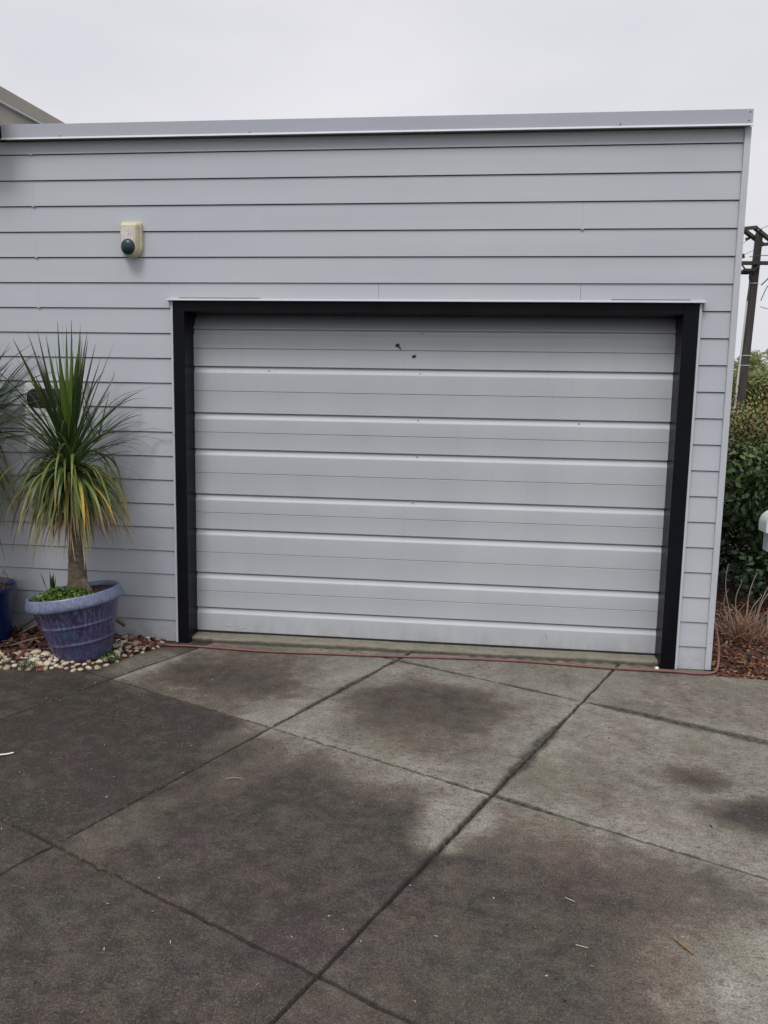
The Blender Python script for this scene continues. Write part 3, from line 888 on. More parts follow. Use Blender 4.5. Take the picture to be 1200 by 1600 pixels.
# white bead by the right jamb
bd = MB(); bd.lathe([(0, 0), (.010, .002), (.014, .010), (.011, .019), (.004, .023), (0, .0235)], 14, Matrix.Translation((3.272, -.052, .0005)), lambda t, i: 1 + .1 * math.sin(3 * t))
tag(bd.build('white_stone', MAT['whiteplastic'], None, 50), 'tiny white stone at the foot of the right black door jamb', 'stone')

# ------------------------------------------------------------------ strap-leaved plants
def hexc(t, stops):
    """piecewise colour along a leaf"""
    xs_ = [s_[0] for s_ in stops]
    return np.stack([np.interp(t, xs_, [s_[1][k] for s_ in stops]) for k in range(3)], -1)
def strap_leaf(acc, base, d0, L, W, droop, cols, rg, wall=-.03, seg=16, curl=0.0, stiff=0.25):
    """one folded tapering blade whose direction bends towards the ground"""
    p = np.array(base, float); d = np.array(d0, float); d /= np.linalg.norm(d)
    side0 = np.cross(d, (0, 0, 1.0))
    if np.linalg.norm(side0) < .15: side0 = np.array([math.cos(rg.uniform(0, 6.28)), math.sin(rg.uniform(0, 6.28)), 0])
    side0 /= np.linalg.norm(side0)
    tw = rg.normal(0, .35)
    V, C = [], []
    st = L / seg
    bend = np.array([rg.normal(0, curl), rg.normal(0, curl), 0])
    for i in range(seg + 1):
        t = i / seg
        sd = side0 - d * side0.dot(d); sd /= np.linalg.norm(sd)
        nr = np.cross(sd, d)
        a = tw * t * 1.6
        s_ = sd * math.cos(a) + nr * math.sin(a); u_ = np.cross(s_, d)
        w = W * (min(1, .45 + 2.2 * t) if t < .25 else 1) * (1 - max(0, (t - .35) / .65) ** 1.7) * .5 + .0007
        fold = w * .35 * (1 - t)
        V += [p - s_ * w + u_ * fold, p, p + s_ * w + u_ * fold]
        C += [t, t, t]
        g = droop * (max(0, t - stiff) / (1 - stiff)) ** 1.1
        d = d + np.array([0, 0, -1.0]) * g * (1.2 / seg) * 2.0 * (0.15 + math.hypot(d[0], d[1])) + bend * (1.0 / seg)
        d /= np.linalg.norm(d)
        p = p + d * st
        if p[1] > wall:
            p[1] = wall - .002; d[1] = min(d[1], 0.0); d /= np.linalg.norm(d)
        if p[2] < .05: p[2] = .05
    n0 = sum(len(v) for v in acc[0])
    acc[0].append(np.array(V))
    f = []
    for i in range(seg):
        for k in (0, 1):
            a = n0 + i * 3 + k
            f.append((a, a + 1, a + 4, a + 3))
    acc[1].append(np.array(f))
    cc = hexc(np.array(C), cols) * rg.uniform(.75, 1.25)
    acc[2].append(cc)
G_DARK = [(0, (.030, .058, .016)), (.6, (.026, .055, .017)), (1, (.040, .050, .022))]
G_MID = [(0, (.085, .135, .028)), (.6, (.07, .12, .027)), (.9, (.070, .085, .03)), (1, (.16, .13, .05))]
G_BRIGHT = [(0, (.16, .235, .036)), (.5, (.14, .22, .034)), (1, (.05, .095, .025))]
G_OLIVE = [(0, (.12, .18, .032)), (.60, (.165, .215, .042)), (.86, (.25, .235, .05)), (.92, (.36, .21, .045)), (1, (.34, .22, .12))]
G_YEL = [(0, (.13, .15, .03)), (.45, (.24, .22, .035)), (.75, (.46, .31, .03)), (1, (.38, .20, .06))]
G_STRAW = [(0, (.13, .10, .05)), (.4, (.30, .22, .12)), (1, (.44, .36, .24))]

def palm(center, trunk_pts, trunk_r, n_up, n_mid, n_low, n_dry, seed, label, scale=1.0, lean=(0, 0), up_tight=.42):
    rg = np.random.default_rng(seed)
    root = thing('strap_leaf_palm', trunk_pts[0], label, 'potted palm')
    tb = MB()
    # trunk with a swollen foot
    pts = [Vector(p) for p in trunk_pts]
    fine, fr = [], []
    for i in range(len(pts) - 1):
        for k in range(6):
            t = k / 6
            fine.append(pts[i].lerp(pts[i + 1], t)); fr.append(trunk_r[i] * (1 - t) + trunk_r[i + 1] * t)
    fine.append(pts[-1]); fr.append(trunk_r[-1])
    fr = [q * (1 + .025 * math.sin(9.7 * i) + .03 * math.sin(1.3 * i + 1)) for i, q in enumerate(fr)]
    tb.tube(fine, fr, 18)
    b0 = pts[0]
    for az, ln in ((R(-20), .15), (R(200), .07)):
        tb.tube([b0 + Vector((.02 * math.cos(az), .02 * math.sin(az), .13)), b0 + Vector((.55 * ln * math.cos(az), .55 * ln * math.sin(az), .055)), b0 + Vector((ln * math.cos(az), ln * math.sin(az), -.01))], [.032, .026, .014], 10)
    tb.build('trunk', MAT['trunk'], root, 60)
    acc = ([], [], [])
    c = np.array(center)
    for i in range(n_up):
        az = rg.uniform(0, 6.283); inc = abs(rg.normal(0, up_tight))
        L = rg.uniform(.62, .93) * scale * (1 - .15 * inc)
        d = np.array([math.sin(inc) * math.cos(az) + lean[0], math.sin(inc) * math.sin(az) + lean[1], math.cos(inc)])
        cols = G_BRIGHT if inc < .20 and rg.random() < .85 else (G_DARK if rg.random() < .6 else G_MID)
        strap_leaf(acc, c + np.array([rg.normal(0, .012), rg.normal(0, .012), rg.uniform(-.05, .06)]), d, L, rg.uniform(.017, .026), .10 + .55 * inc * rg.uniform(.4, 1.3), cols, rg, stiff=.35, curl=.05)
    for i in range(n_mid):
        az = rg.uniform(0, 6.283); inc = rg.uniform(.55, 1.25)
        d = np.array([math.sin(inc) * math.cos(az), math.sin(inc) * math.sin(az), math.cos(inc)])
        strap_leaf(acc, c + np.array([rg.normal(0, .012), rg.normal(0, .012), rg.uniform(-.10, .02)]), d, rg.uniform(.55, .85) * scale, rg.uniform(.011, .017), rg.uniform(.55, 1.25), G_DARK if rg.random() < .5 else G_MID, rg, stiff=.12, curl=.10)
    for i in range(n_low):
        az = rg.uniform(0, 6.283); inc = rg.uniform(1.0, 1.6) if i % 2 else rg.uniform(1.5, 2.35)
        d = np.array([math.sin(inc) * math.cos(az), math.sin(inc) * math.sin(az), math.cos(inc)])
        q = rg.random()
        side = math.cos(az)
        cols = G_YEL if q < .03 + .12 * max(0, side) else (G_OLIVE if q < .55 else (G_MID if q < .85 else G_DARK))
        strap_leaf(acc, c + np.array([rg.normal(0, .015), rg.normal(0, .015), rg.uniform(-.16, -.01)]), d, rg.uniform(.32, .64) * scale, rg.uniform(.012, .020), rg.uniform(2.1, 4.0), cols, rg, stiff=.0, curl=.12)
    for i in range(n_dry):
        az = rg.uniform(0, 6.283); inc = rg.uniform(1.4, 2.3)
        d = np.array([math.sin(inc) * math.cos(az), math.sin(inc) * math.sin(az), math.cos(inc)])
        strap_leaf(acc, c + np.array([rg.normal(0, .02), rg.normal(0, .02), rg.uniform(-.32, -.08)]), d, rg.uniform(.28, .52) * scale, rg.uniform(.006, .011), rg.uniform(2.2, 3.6), G_STRAW, rg, stiff=.0, curl=.18)
    fo = quads_object('foliage', np.concatenate(acc[0]), np.concatenate(acc[1]), MAT['leaf'], root, np.concatenate(acc[2]))
    return root

PC = (-.455, -.455, .012); TILT = R(-8.5)
PM = Matrix.Translation(PC) @ Matrix.Rotation(TILT, 4, 'Y')
palm((-.535, -.43, 1.295), [(-.500, -.43, .41), (-.504, -.43, .60), (-.522, -.43, .90), (-.535, -.43, 1.31)], [.070, .054, .038, .042], 56, 88, 300, 120, 21,
     'green strap leaved palm with yellow tipped skirt growing in the tilted purple pot')
palm((-1.46, -.36, 1.36), [(-1.44, -.34, .34), (-1.45, -.34, .6), (-1.46, -.35, 1.0), (-1.46, -.36, 1.38)], [.08, .06, .05, .05], 70, 190, 220, 40, 33,
     'second strap leaved palm cut off by the left edge with dark arching leaves', 1.22, up_tight=.55)

# ------------------------------------------------------------------ pots
pot = thing('plant_pot', PC, 'tilted purple and blue glazed pot with two raised bands and a pale rolled rim', 'plant pot')
pot.rotation_euler = (0, TILT, 0)
pot.scale = (1.0, 1.0, 1.03)
def local_build(mb, name, mat, parent, smooth=40):
    me = bpy.data.meshes.new(name); me.from_pydata(mb.v, [], mb.f)
    bm = bmesh.new(); bm.from_mesh(me); bmesh.ops.recalc_face_normals(bm, faces=bm.faces); bm.to_mesh(me); bm.free()
    me.materials.append(mat); me.shade_smooth(); me.set_sharp_from_angle(angle=R(smooth))
    o = bpy.data.objects.new(name, me); return link(o, parent)
pr = [(0, 0), (.155, 0), (.166, .004), (.172, .016)]
def rad(z): return .172 + (.272 - .172) * ((z - .016) / .344) ** .92
for z in np.linspace(.03, .36, 67):
    b = 0
    for zb in (.125, .238):
        b += .0075 * math.exp(-((z - zb) / .0085) ** 2)
    pr.append((rad(z) + b, z))
pr += [(.271, .372), (.262, .40), (.255, .40), (.240, .33), (.232, .30)]
pb = MB(); pb.lathe(pr, 96, None, lambda th, i: 1 + .004 * math.sin(3 * th + i * .1) + .002 * math.sin(11 * th + i * .7))
pb.f.pop()      # leave the top open
local_build(pb, 'pot_body', MAT['glaze'], pot)
rr = [(.272, .362), (.288, .352), (.298, .357), (.3025, .368), (.3015, .384), (.296, .404), (.291, .422), (.288, .430), (.284, .4325), (.278, .430), (.274, .415), (.268, .37), (.272, .362)]
rb = MB()
rb.lathe(rr[:-1] + [rr[0]], 96, None, lambda th, i: 1 + .005 * math.sin(2 * th + .5) + .003 * math.sin(7 * th))
rb.f = [f for f in rb.f if len(f) == 4]
local_build(rb, 'rim', MAT['rim'], pot, 60)
so = MB()
rings = 14
so.lathe([(max(1e-7, min(.270, .272 * k / rings)), .396 + .020 * (1 - (k / rings) ** 2) + .012 * math.sin(k * 2.1)) for k in range(rings + 1)], 60, None, lambda th, i: 1)
so.f = [f for f in so.f if len(f) == 4]
local_build(so, 'potting_soil', MAT['soil'], pot, 80)

pot2 = thing('plant_pot', (-1.350, -.30, .0), 'dark cobalt blue glazed pot cut off by the left edge of the photo', 'plant pot')
pr = [(0, 0), (.225, 0), (.238, .006), (.243, .02)] + [(.243 + .045 * (z / .40) ** .8, z) for z in np.linspace(.04, .36, 12)] + [(.292, .375), (.295, .39), (.295, .405), (.290, .414), (.280, .414), (.274, .405), (.27, .34)]
p2 = MB(); p2.lathe(pr, 72); p2.f.pop()
local_build(p2, 'pot_body', MAT['bluepot'], pot2)
so = MB(); so.lathe([(max(1e-7, .274 * k / 10), .372 + .02 * (1 - (k / 10) ** 2)) for k in range(11)], 48); so.f = [f for f in so.f if len(f) == 4]
local_build(so, 'potting_soil', MAT['soil'], pot2, 80)

# dry grass hanging out of the blue pot
def straw_tuft(name, base, n, hmin, hmax, spread, label, cat, seed, rmax=.002, cols=None, curl=.5, seg=9, droop=.7, area=.05):
    rg = np.random.default_rng(seed)
    acc = ([], [], [])
    for i in range(n):
        az = rg.uniform(0, 6.283); inc = abs(rg.normal(0, spread))
        d = (math.sin(inc) * math.cos(az), math.sin(inc) * math.sin(az), math.cos(inc))
        b = np.array(base) + np.array([rg.normal(0, area), rg.normal(0, area), 0])
        strap_leaf(acc, b, d, rg.uniform(hmin, hmax), rmax * 2 * rg.uniform(.6, 1.3), rg.uniform(.1, droop), cols or G_STRAW, rg, wall=20, seg=seg, curl=curl, stiff=.1)
    o = quads_object(name, np.concatenate(acc[0]) - np.array(base), np.concatenate(acc[1]), MAT['straw'], None, np.concatenate(acc[2]))
    o.location = base
    return tag(o, label, cat)
straw_tuft('dry_grass', (-1.17, -.36, .385), 60, .08, .26, .9, 'wiry dead grass hanging over the rim of the dark blue pot', 'dry grass', 5, .002, [(0, (.10, .075, .045)), (1, (.20, .15, .10))], 1.2, droop=2.2)

# low bright green plants in the purple pot
def leaflets(P, N, size, rg, aspect=.7):
    """diamond leaflets at P facing N"""
    n = len(P)
    N = N / np.linalg.norm(N, axis=1, keepdims=True)
    t = rg.normal(0, 1, (n, 3)); t -= N * (t * N).sum(1, keepdims=True); t /= np.linalg.norm(t, axis=1, keepdims=True)
    s_ = np.cross(N, t)
    L = (size * rg.uniform(.6, 1.3, n))[:, None]
    w = L * aspect * .5
    tip = P + t * L; mid = P + t * L * .45
    lift = N * L * .10
    V = np.stack([P, mid - s_ * w + lift, tip - lift * .6, mid + s_ * w + lift], 1)
    F = (np.array([0, 1, 2, 3])[None] + (np.arange(n) * 4)[:, None])
    return V.reshape(-1, 3), F
rg = np.random.default_rng(12)
n = 2600
ang = rg.uniform(0, 6.283, n); rr_ = np.sqrt(rg.random(n))
lx = -.045 + rr_ * np.cos(ang) * .205; ly = -.085 + rr_ * np.sin(ang) * .155
hz = .420 + .066 * np.clip(1 - rr_ ** 2, 0, 1) * (.5 + fbm(lx * 14 + 5, ly * 14 + 5, 2)) * rg.uniform(.4, 1, n)
inpot = np.hypot(lx, ly) < .252
Pp = np.stack([lx, ly, hz], 1)[inpot]
Pw = np.array([(PM @ Vector(p))[:] for p in Pp])
V, F = leaflets(Pw, np.stack([rg.normal(0, .45, len(Pw)), rg.normal(-.15, .45, len(Pw)), np.ones(len(Pw))], 1), .019, rg, .9)
cc = np.array([(.10, .17, .025), (.075, .14, .022), (.13, .20, .035), (.05, .10, .02)])[rg.integers(0, 4, len(Pw))]
tag(quads_object('ground_cover', V, F, MAT['bladegreen'], None, np.repeat(cc, 4, 0)), 'bright green low leafy cover spreading over the soil of the purple pot', 'ground cover', kind='stuff')
def sprout(name, base, n, h, seed, label, spread=.35):
    rg = np.random.default_rng(seed); acc = ([], [], [])
    for i in range(n):
        az = rg.uniform(0, 6.283); inc = abs(rg.normal(0, spread))
        strap_leaf(acc, np.array(base) + rg.normal(0, .012, 3) * np.array([1, 1, 0]), (math.sin(inc) * math.cos(az), math.sin(inc) * math.sin(az), math.cos(inc)), h * rg.uniform(.55, 1.1), .014, .2, G_DARK if i % 3 else G_MID, rg, seg=8)
    o = quads_object(name, np.concatenate(acc[0]) - np.array(base), np.concatenate(acc[1]), MAT['leaf'], None, np.concatenate(acc[2]))
    o.location = base
    return tag(o, label, 'sprout')
sprout('bulb_sprout', (-.655, -.47, .415), 8, .15, 3, 'dark spiky sprout at the left of the palm trunk in the purple pot')
sprout('bulb_sprout', (-.590, -.36, .43), 6, .10, 4, 'shorter spiky sprout close behind the palm trunk in the purple pot')

def weed(base, r, n, h, seed, label, cols):
    rg = np.random.default_rng(seed)
    a = rg.uniform(0, 6.283, n); q = np.sqrt(rg.random(n)) * r
    P = np.stack([q * np.cos(a), q * np.sin(a), .004 + h * rg.random(n) * (1 - (q / r) ** 2)], 1)
    V, F = leaflets(P, np.stack([rg.normal(0, .6, n), rg.normal(-.3, .6, n), np.ones(n)], 1), .017, rg, .45)
    o = quads_object('weed', V, F, MAT['bladegreen'], None, np.repeat(np.array(cols)[rg.integers(0, len(cols), n)], 4, 0))
    o.location = base
    return tag(o, label, 'weed')
weed((-.285, -.50, .022), .075, 420, .055, 31, 'fresh green weed clump at the right foot of the purple pot', [(.05, .11, .02), (.07, .14, .025), (.035, .08, .018)])
weed((-.70, -.70, .018), .085, 240, .03, 32, 'small mossy weed patch among pebbles left of the purple pot', [(.08, .10, .03), (.10, .11, .04), (.05, .08, .02)])
weed((-.985, -.42, .03), .06, 80, .06, 33, 'sparse yellow green weed beside the foot of the dark blue pot', [(.12, .14, .04), (.08, .11, .03)])

# ------------------------------------------------------------------ hoses
def smooth_path(pts, n=14):
    P = [Vector(p) for p in pts]; out = []
    for i in range(len(P) - 1):
        p0, p1, p2, p3 = P[max(i - 1, 0)], P[i], P[i + 1], P[min(i + 2, len(P) - 1)]
        for k in range(n):
            t = k / n
            out.append(0.5 * ((2 * p1) + (p2 - p0) * t + (2 * p0 - 5 * p1 + 4 * p2 - p3) * t * t + (3 * p1 - p0 - 3 * p2 + p3) * t ** 3))
    out.append(P[-1]); return out
hb = MB()
hb.tube(smooth_path([(-.62, -.10, .05), (-.40, -.115, .040), (-.16, -.140, .034), (0, -.122, .012), (.144, -.108, .010), (.45, -.128, .010), (.697, -.137, .010), (1.1, -.118, .010), (1.481, -.098, .010), (1.95, -.062, .010), (2.336, -.048, .010),
                     (2.70, -.070, .010), (2.954, -.094, .010), (3.2, -.095, .011), (3.378, -.098, .012), (3.494, -.112, .012), (3.59, -.096, .012), (3.650, -.045, .025), (3.672, .01, .11), (3.668, .045, .21), (3.645, .075, .32), (3.640, .13, .36), (3.645, .4, .25)]), .0082, 12)
tag(hb.build('garden_hose', MAT['hose'], None, 60), 'faded red garden hose lying along the foot of the garage door', 'hose')
h2 = MB()
h2.tube(smooth_path([(-1.10, -.16, .07), (-.98, -.12, .165), (-.86, -.09, .225), (-.72, -.08, .25), (-.55, -.075, .24), (-.35, -.08, .12)]), .011, 10)
h2.tube(smooth_path([(-1.08, -.20, .05), (-.95, -.15, .12), (-.84, -.12, .165), (-.70, -.11, .17), (-.55, -.10, .14), (-.38, -.12, .06)]), .011, 10)
h2.tube(smooth_path([(-1.0, -.45, .045), (-.88, -.36, .075), (-.75, -.30, .085), (-.62, -.22, .08), (-.52, -.18, .06)]), .010, 10)
h2.tube(smooth_path([(-.92, -.52, .035), (-.80, -.50, .05), (-.70, -.46, .052), (-.62, -.40, .05)]), .009, 10)
tag(h2.build('hose_coil', MAT['hosebrown'], None, 60), 'brown coiled hose looping on the bark between the blue pot and the purple pot', 'hose')

# ------------------------------------------------------------------ shrubs and trees on the right
def crown_points(n, centres, rg, shell=.55):
    """points through several overlapping ellipsoid clumps, denser near the skin"""
    C = np.array([c_[:3] for c_ in centres]); Rr = np.array([c_[3:6] for c_ in centres])
    vol = Rr.prod(1) ** (2 / 3); pick = rg.choice(len(C), n, p=vol / vol.sum())
    d = rg.normal(0, 1, (n, 3)); d /= np.linalg.norm(d, axis=1, keepdims=True)
    r = (shell + (1 - shell) * rg.random(n)) ** .8 * (1 + rg.normal(0, .05, n))
    return C[pick] + d * r[:, None] * Rr[pick], d

hedge = thing('hedge_shrub', (5.1, 2.5, 0), 'dense dark green hedge shrub with bronze new tips beside the garage corner', 'hedge')
rg = np.random.default_rng(41)
cl = []
for i in range(130):
    x = rg.uniform(4.02, 7.4); y = rg.uniform(1.70, 3.3); z = rg.uniform(.16, 1.42)
    r = rg.uniform(.20, .36)
    cl.append((x, y, z, r * 1.1, r, r))
# stems
st = MB()
for i in range(26):
    x = rg.uniform(4.4, 7.2); y = rg.uniform(2.5, 3.0)
    st.tube([(x, y, 0), (x + rg.normal(0, .08), y + rg.normal(0, .08), .5), (x + rg.normal(0, .2), y + rg.normal(0, .2), 1.1), (x + rg.normal(0, .25), y + rg.normal(0, .2), 1.6)], [.025, .02, .012, .005], 7)
st.build('stem', MAT['bark'], hedge, 60)
n = 42000
P, D = crown_points(n, cl, rg, .5)
P[:, 2] = np.clip(P[:, 2], .06 + rg.random(n) * .25, None)
kd = P[:, 0] > 3.74
P, D = P[kd], D[kd]; n = len(P)
Nn = D * .8 + rg.normal(0, .55, (n, 3)) + np.array([0, -.2, .45])
V, F = leaflets(P, Nn, .058, rg, .62)
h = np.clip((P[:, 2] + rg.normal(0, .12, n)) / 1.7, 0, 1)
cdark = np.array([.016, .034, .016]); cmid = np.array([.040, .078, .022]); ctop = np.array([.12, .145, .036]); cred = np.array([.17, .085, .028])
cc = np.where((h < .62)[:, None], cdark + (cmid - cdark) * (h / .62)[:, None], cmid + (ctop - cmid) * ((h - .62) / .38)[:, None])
redm = (rg.random(n) < np.clip((h - .80) * .6, 0, .12))
cc[redm] = cred
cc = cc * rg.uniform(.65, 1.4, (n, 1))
# upright young shoots on top
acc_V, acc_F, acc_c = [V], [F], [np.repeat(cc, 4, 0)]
nb = len(V)
for i in range(560):
    x = rg.uniform(3.95, 7.6); y = rg.uniform(1.8, 3.3); z0 = rg.uniform(1.35, 1.60)
    k = 16
    t = np.linspace(0, 1, k); hgt_ = rg.uniform(.16, .34)
    lean_ = rg.normal(0, .06, 2)
    p = np.stack([x + lean_[0] * t, y + lean_[1] * t, z0 + hgt_ * t], 1)
    az = np.arange(k) * 2.4
    nn = np.stack([np.cos(az) * .5, np.sin(az) * .5, np.full(k, .8)], 1)
    tdir = np.stack([np.cos(az), np.sin(az), np.full(k, .9)], 1); tdir /= np.linalg.norm(tdir, axis=1, keepdims=True)
    s_ = np.cross(tdir, nn); s_ /= np.linalg.norm(s_, axis=1, keepdims=True)
    L = (.060 * (1.15 - .6 * t))[:, None]
    q = np.stack([p, p + tdir * L * .5 - s_ * L * .22, p + tdir * L, p + tdir * L * .5 + s_ * L * .22], 1).reshape(-1, 3)
    acc_V.append(q); acc_F.append(np.arange(k * 4).reshape(k, 4) + nb); nb += k * 4
    mixc = rg.random() ** 2.2
    base = np.array([.155, .18, .042]) * (1 - mixc) + np.array([.27, .15, .04]) * mixc
    acc_c.append(np.repeat(base[None] * (.6 + .7 * t)[:, None], 4, 0))
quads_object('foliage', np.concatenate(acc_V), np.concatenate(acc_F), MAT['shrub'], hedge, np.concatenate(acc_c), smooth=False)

def tree(name, loc, trunk_h, clumps, nleaf, size, pal, seed, label, aspect=.28):
    rg = np.random.default_rng(seed)
    root = thing(name, loc, label, 'tree')
    x, y, z = loc
    tb = MB()
    tb.tube([(x, y, z), (x + .05, y, z + trunk_h * .5), (x - .03, y + .05, z + trunk_h)], [.16, .13, .10], 10)
    for c_ in clumps[:9]:
        e = Vector((x + c_[0], y + c_[1], z + c_[2])); s_ = Vector((x - .02, y + .03, z + trunk_h * .8))
        tb.tube([s_, s_.lerp(e, .5) + Vector((0, 0, .12)), e], [.07, .04, .012], 7)
    tb.build('trunk', MAT['bark'], root, 60)
    P, D = crown_points(nleaf, [(x + c_[0], y + c_[1], z + c_[2], c_[3], c_[3], c_[3] * .85) for c_ in clumps], rg, .35)
    N = D + rg.normal(0, .6, P.shape) + np.array([0, 0, .3])
    V, F = leaflets(P, N, size, rg, aspect)
    pal = np.array(pal); cc = pal[rg.integers(0, len(pal), nleaf)] * rg.uniform(.65, 1.35, (nleaf, 1))
    quads_object('crown', V, F, MAT['tree'], root, np.repeat(cc, 4, 0), smooth=False)
    return root
def clumps_for(seed, n, rx, ry, z0, z1, r0, r1):
    rg = np.random.default_rng(seed); out = []
    while len(out) < n:
        a, b, c_ = rg.uniform(-1, 1, 3)
        if a * a + b * b + c_ * c_ < 1: out.append((a * rx, b * ry, (z0 + z1) / 2 + c_ * (z1 - z0) / 2, rg.uniform(r0, r1)))
    return out
PAL_T = [(.36, .39, .17), (.29, .34, .13), (.46, .48, .26), (.20, .25, .095)]
tree('willow_tree', (11.05, 21.5, 0), 1.5, clumps_for(51, 60, 1.9, 1.6, .9, 3.60, .28, .50), 22000, .16, PAL_T, 52, 'pale olive green tree behind the utility pole')
tree('willow_tree', (9.3, 23.5, 0), 1.2, clumps_for(53, 44, 1.5, 1.4, .6, 2.75, .28, .46), 20000, .13, [(.20, .24, .10), (.15, .19, .08), (.26, .29, .13)], 54, 'lower olive green tree showing between the garage corner and the pole')
tree('broad_tree', (15.5, 27, 0), 2.0, clumps_for(55, 50, 2.6, 2.0, 1.2, 4.2, .4, .7), 16000, .18, PAL_T, 56, 'broad pale green tree standing beyond the right edge of the photo')

# dry clump in front of the hedge
base = (3.99, .62, .03)
dc = thing('dry_shrub', base, 'leafless dry brown shrub of thin bare stalks in the bark mulch', 'shrub')
rg = np.random.default_rng(61)
acc = ([], [], [])
for i in range(170):
    az = rg.uniform(0, 6.283); inc = abs(rg.normal(0, .55))
    d = (math.sin(inc) * math.cos(az), math.sin(inc) * math.sin(az), math.cos(inc))
    strap_leaf(acc, np.array(base) + np.array([rg.normal(0, .06), rg.normal(0, .06), 0]), d, rg.uniform(.10, .34), .0055 * rg.uniform(.6, 1.2), rg.uniform(.0, .5), [(0, (.13, .07, .045)), (.6, (.28, .17, .11)), (1, (.40, .28, .19))], rg, wall=20, seg=7, curl=.8)
quads_object('twigs', np.concatenate(acc[0]), np.concatenate(acc[1]), MAT['straw'], dc, np.concatenate(acc[2]))
stalks = [((-.02, 0, 0), (-.13, -.02, .55), .10), ((.0, 0, 0), (-.02, 0, .44), -.02), ((.03, 0, 0), (.07, .0, .49), .05), ((.06, .0, 0), (.22, .02, .50), .05), ((-.05, 0, 0), (-.30, -.05, .28), -.03), ((-.03, .03, 0), (-.12, 0, .36), .02), ((.08, 0, 0), (.2, .05, .38), .0), ((.02, 0, .0), (.12, .0, .34), .0)]
for a, b, cv_ in stalks:
    tb = MB(); p0 = Vector(base) + Vector(a); p1 = Vector(base) + Vector(b)
    pm_ = p0.lerp(p1, .6) + Vector((-.04 if b[0] < 0 else -.02, 0, .03))
    tp = p1 + Vector((.014 if cv_ > 0 else -.012, 0, .016))
    tb.tube(smooth_path([p0, pm_, p1, tp], 6), [.0034 - .0019 * k / 18 for k in range(19)], 7)
    tb.build('stalk', MAT['drystalk'] if 'drystalk' in MAT else MAT.setdefault('drystalk', paint('dry_stalk', (.33, .27, .21), .8, .25, 30)), dc, 60)

# ------------------------------------------------------------------ letterbox at the right edge
lx0, ly0 = 4.300, .90
lbx = thing('letterbox', (lx0, ly0, 0), 'pale greenish letterbox with an arched hood in front of the hedge', 'letterbox')
def arch(w, z0, zs, y, n=18, cx=4.300):
    pts = [(cx - w, y, z0), (cx + w, y, z0)]
    for k in range(n + 1):
        th = math.pi * k / n
        pts.append((cx + w * math.cos(th), y, zs + w * math.sin(th)))
    return pts
ho = MB(); ho.loft([arch(.1, .788, .850, ly0), arch(.1, .788, .850, ly0 + .17)])
ho.build('hood', MAT['mailbox'], lbx, smooth=40, bevel=.003)
bo = MB(); bo.box(lx0 - .062, lx0 + .062, ly0 + .012, ly0 + .16, .64, .7875)
bo.build('box_body', MAT['mailbox'], lbx, bevel=.004)
sl_ = MB(); sl_.box(lx0 - .05, lx0 + .05, ly0 - .003, ly0 + .01, .842, .858)
sl_.build('letter_slot', MAT['hole'], lbx)
po = MB(); po.box(lx0 - .005, lx0 + .045, ly0 + .05, ly0 + .10, -.02, .6395)
po.build('post', MAT['mailbox'], lbx, bevel=.003)

# ------------------------------------------------------------------ utility pole and its lines
UX, UY = 9.16, 18.0
pole = thing('utility_pole', (UX, UY, 0), 'weathered timber utility pole with crossarms and cables above the hedge', 'utility pole')
pb_ = MB()
def sq(cx, cy, h, z, ch=.03):
    return [(cx - h + ch, cy - h, z), (cx + h - ch, cy - h, z), (cx + h, cy - h + ch, z), (cx + h, cy + h - ch, z), (cx + h - ch, cy + h, z), (cx - h + ch, cy + h, z), (cx - h, cy + h - ch, z), (cx - h, cy - h + ch, z)]
pb_.loft([sq(UX - .20, UY, .108, -.03), sq(UX - .105, UY, .099, 3.0), sq(UX - .03, UY, .090, 5.2), sq(UX, UY, .084, 6.22)])
pb_.build('shaft', MAT['pole'], pole)
AX, AY = math.sin(R(29)), math.cos(R(29))
def arm_box(u0, u1, v0, v1, z0, z1):      # u along the arms, v across them
    vs = [(UX + u * AX + v * AY, UY + u * AY - v * AX, z) for z in (z0, z1) for u, v in ((u0, v0), (u0, v1), (u1, v1), (u1, v0))]
    return MB().add(vs, [(0, 3, 2, 1), (4, 5, 6, 7), (0, 1, 5, 4), (1, 2, 6, 5), (2, 3, 7, 6), (3, 0, 4, 7)])
for sv in (-.15, .15):        # paired arms running away from the viewer to the right
    arm_box(-1.2, 1.2, sv - .042, sv + .042, 6.07, 6.17).build('crossarm', MAT['pole'], pole, bevel=.008)
for u in (-1.255, 1.205):
    arm_box(u, u + .05, -.21, .21, 6.08, 6.165).build('spacer_block', MAT['pole'], pole, bevel=.006)
a = MB(); a.box(UX - .9, UX + 1.6, UY - .22, UY - .12, 5.37, 5.46); a.build('crossarm', MAT['pole'], pole, bevel=.008)
a = MB(); a.prism_x([(-.3 + UY, 5.19), (UY + .3, 5.19), (UY + .3, 5.23), (UY - .3, 5.26)], UX - .40, UX - .12); a.build('bracket', MAT['pole'], pole, bevel=.006)
for z in (4.90, 3.02, 2.76):
    a = MB(); a.loft([sq(UX - .2 + .032 * z, UY, .108, z, .03), sq(UX - .2 + .032 * z, UY, .108, z + .022, .03)]); a.build('steel_strap', MAT['steel'], pole)
a = MB(); a.tube([(UX - .36, UY - .10, 0), (UX - .28, UY - .10, 2.5), (UX - .205, UY - .10, 4.45)], .026, 8); a.build('conduit', MAT['conduit'], pole, 60)
a = MB(); a.tube(smooth_path([(UX - .205, UY - .1, 4.45), (UX - .18, UY - .12, 4.9), (UX - .20, UY - .14, 5.1), (UX - .1, UY - .16, 5.25), (UX + .02, UY - .2, 5.35)]), .022, 7); a.build('cable_riser', MAT['wire'], pole, 60)
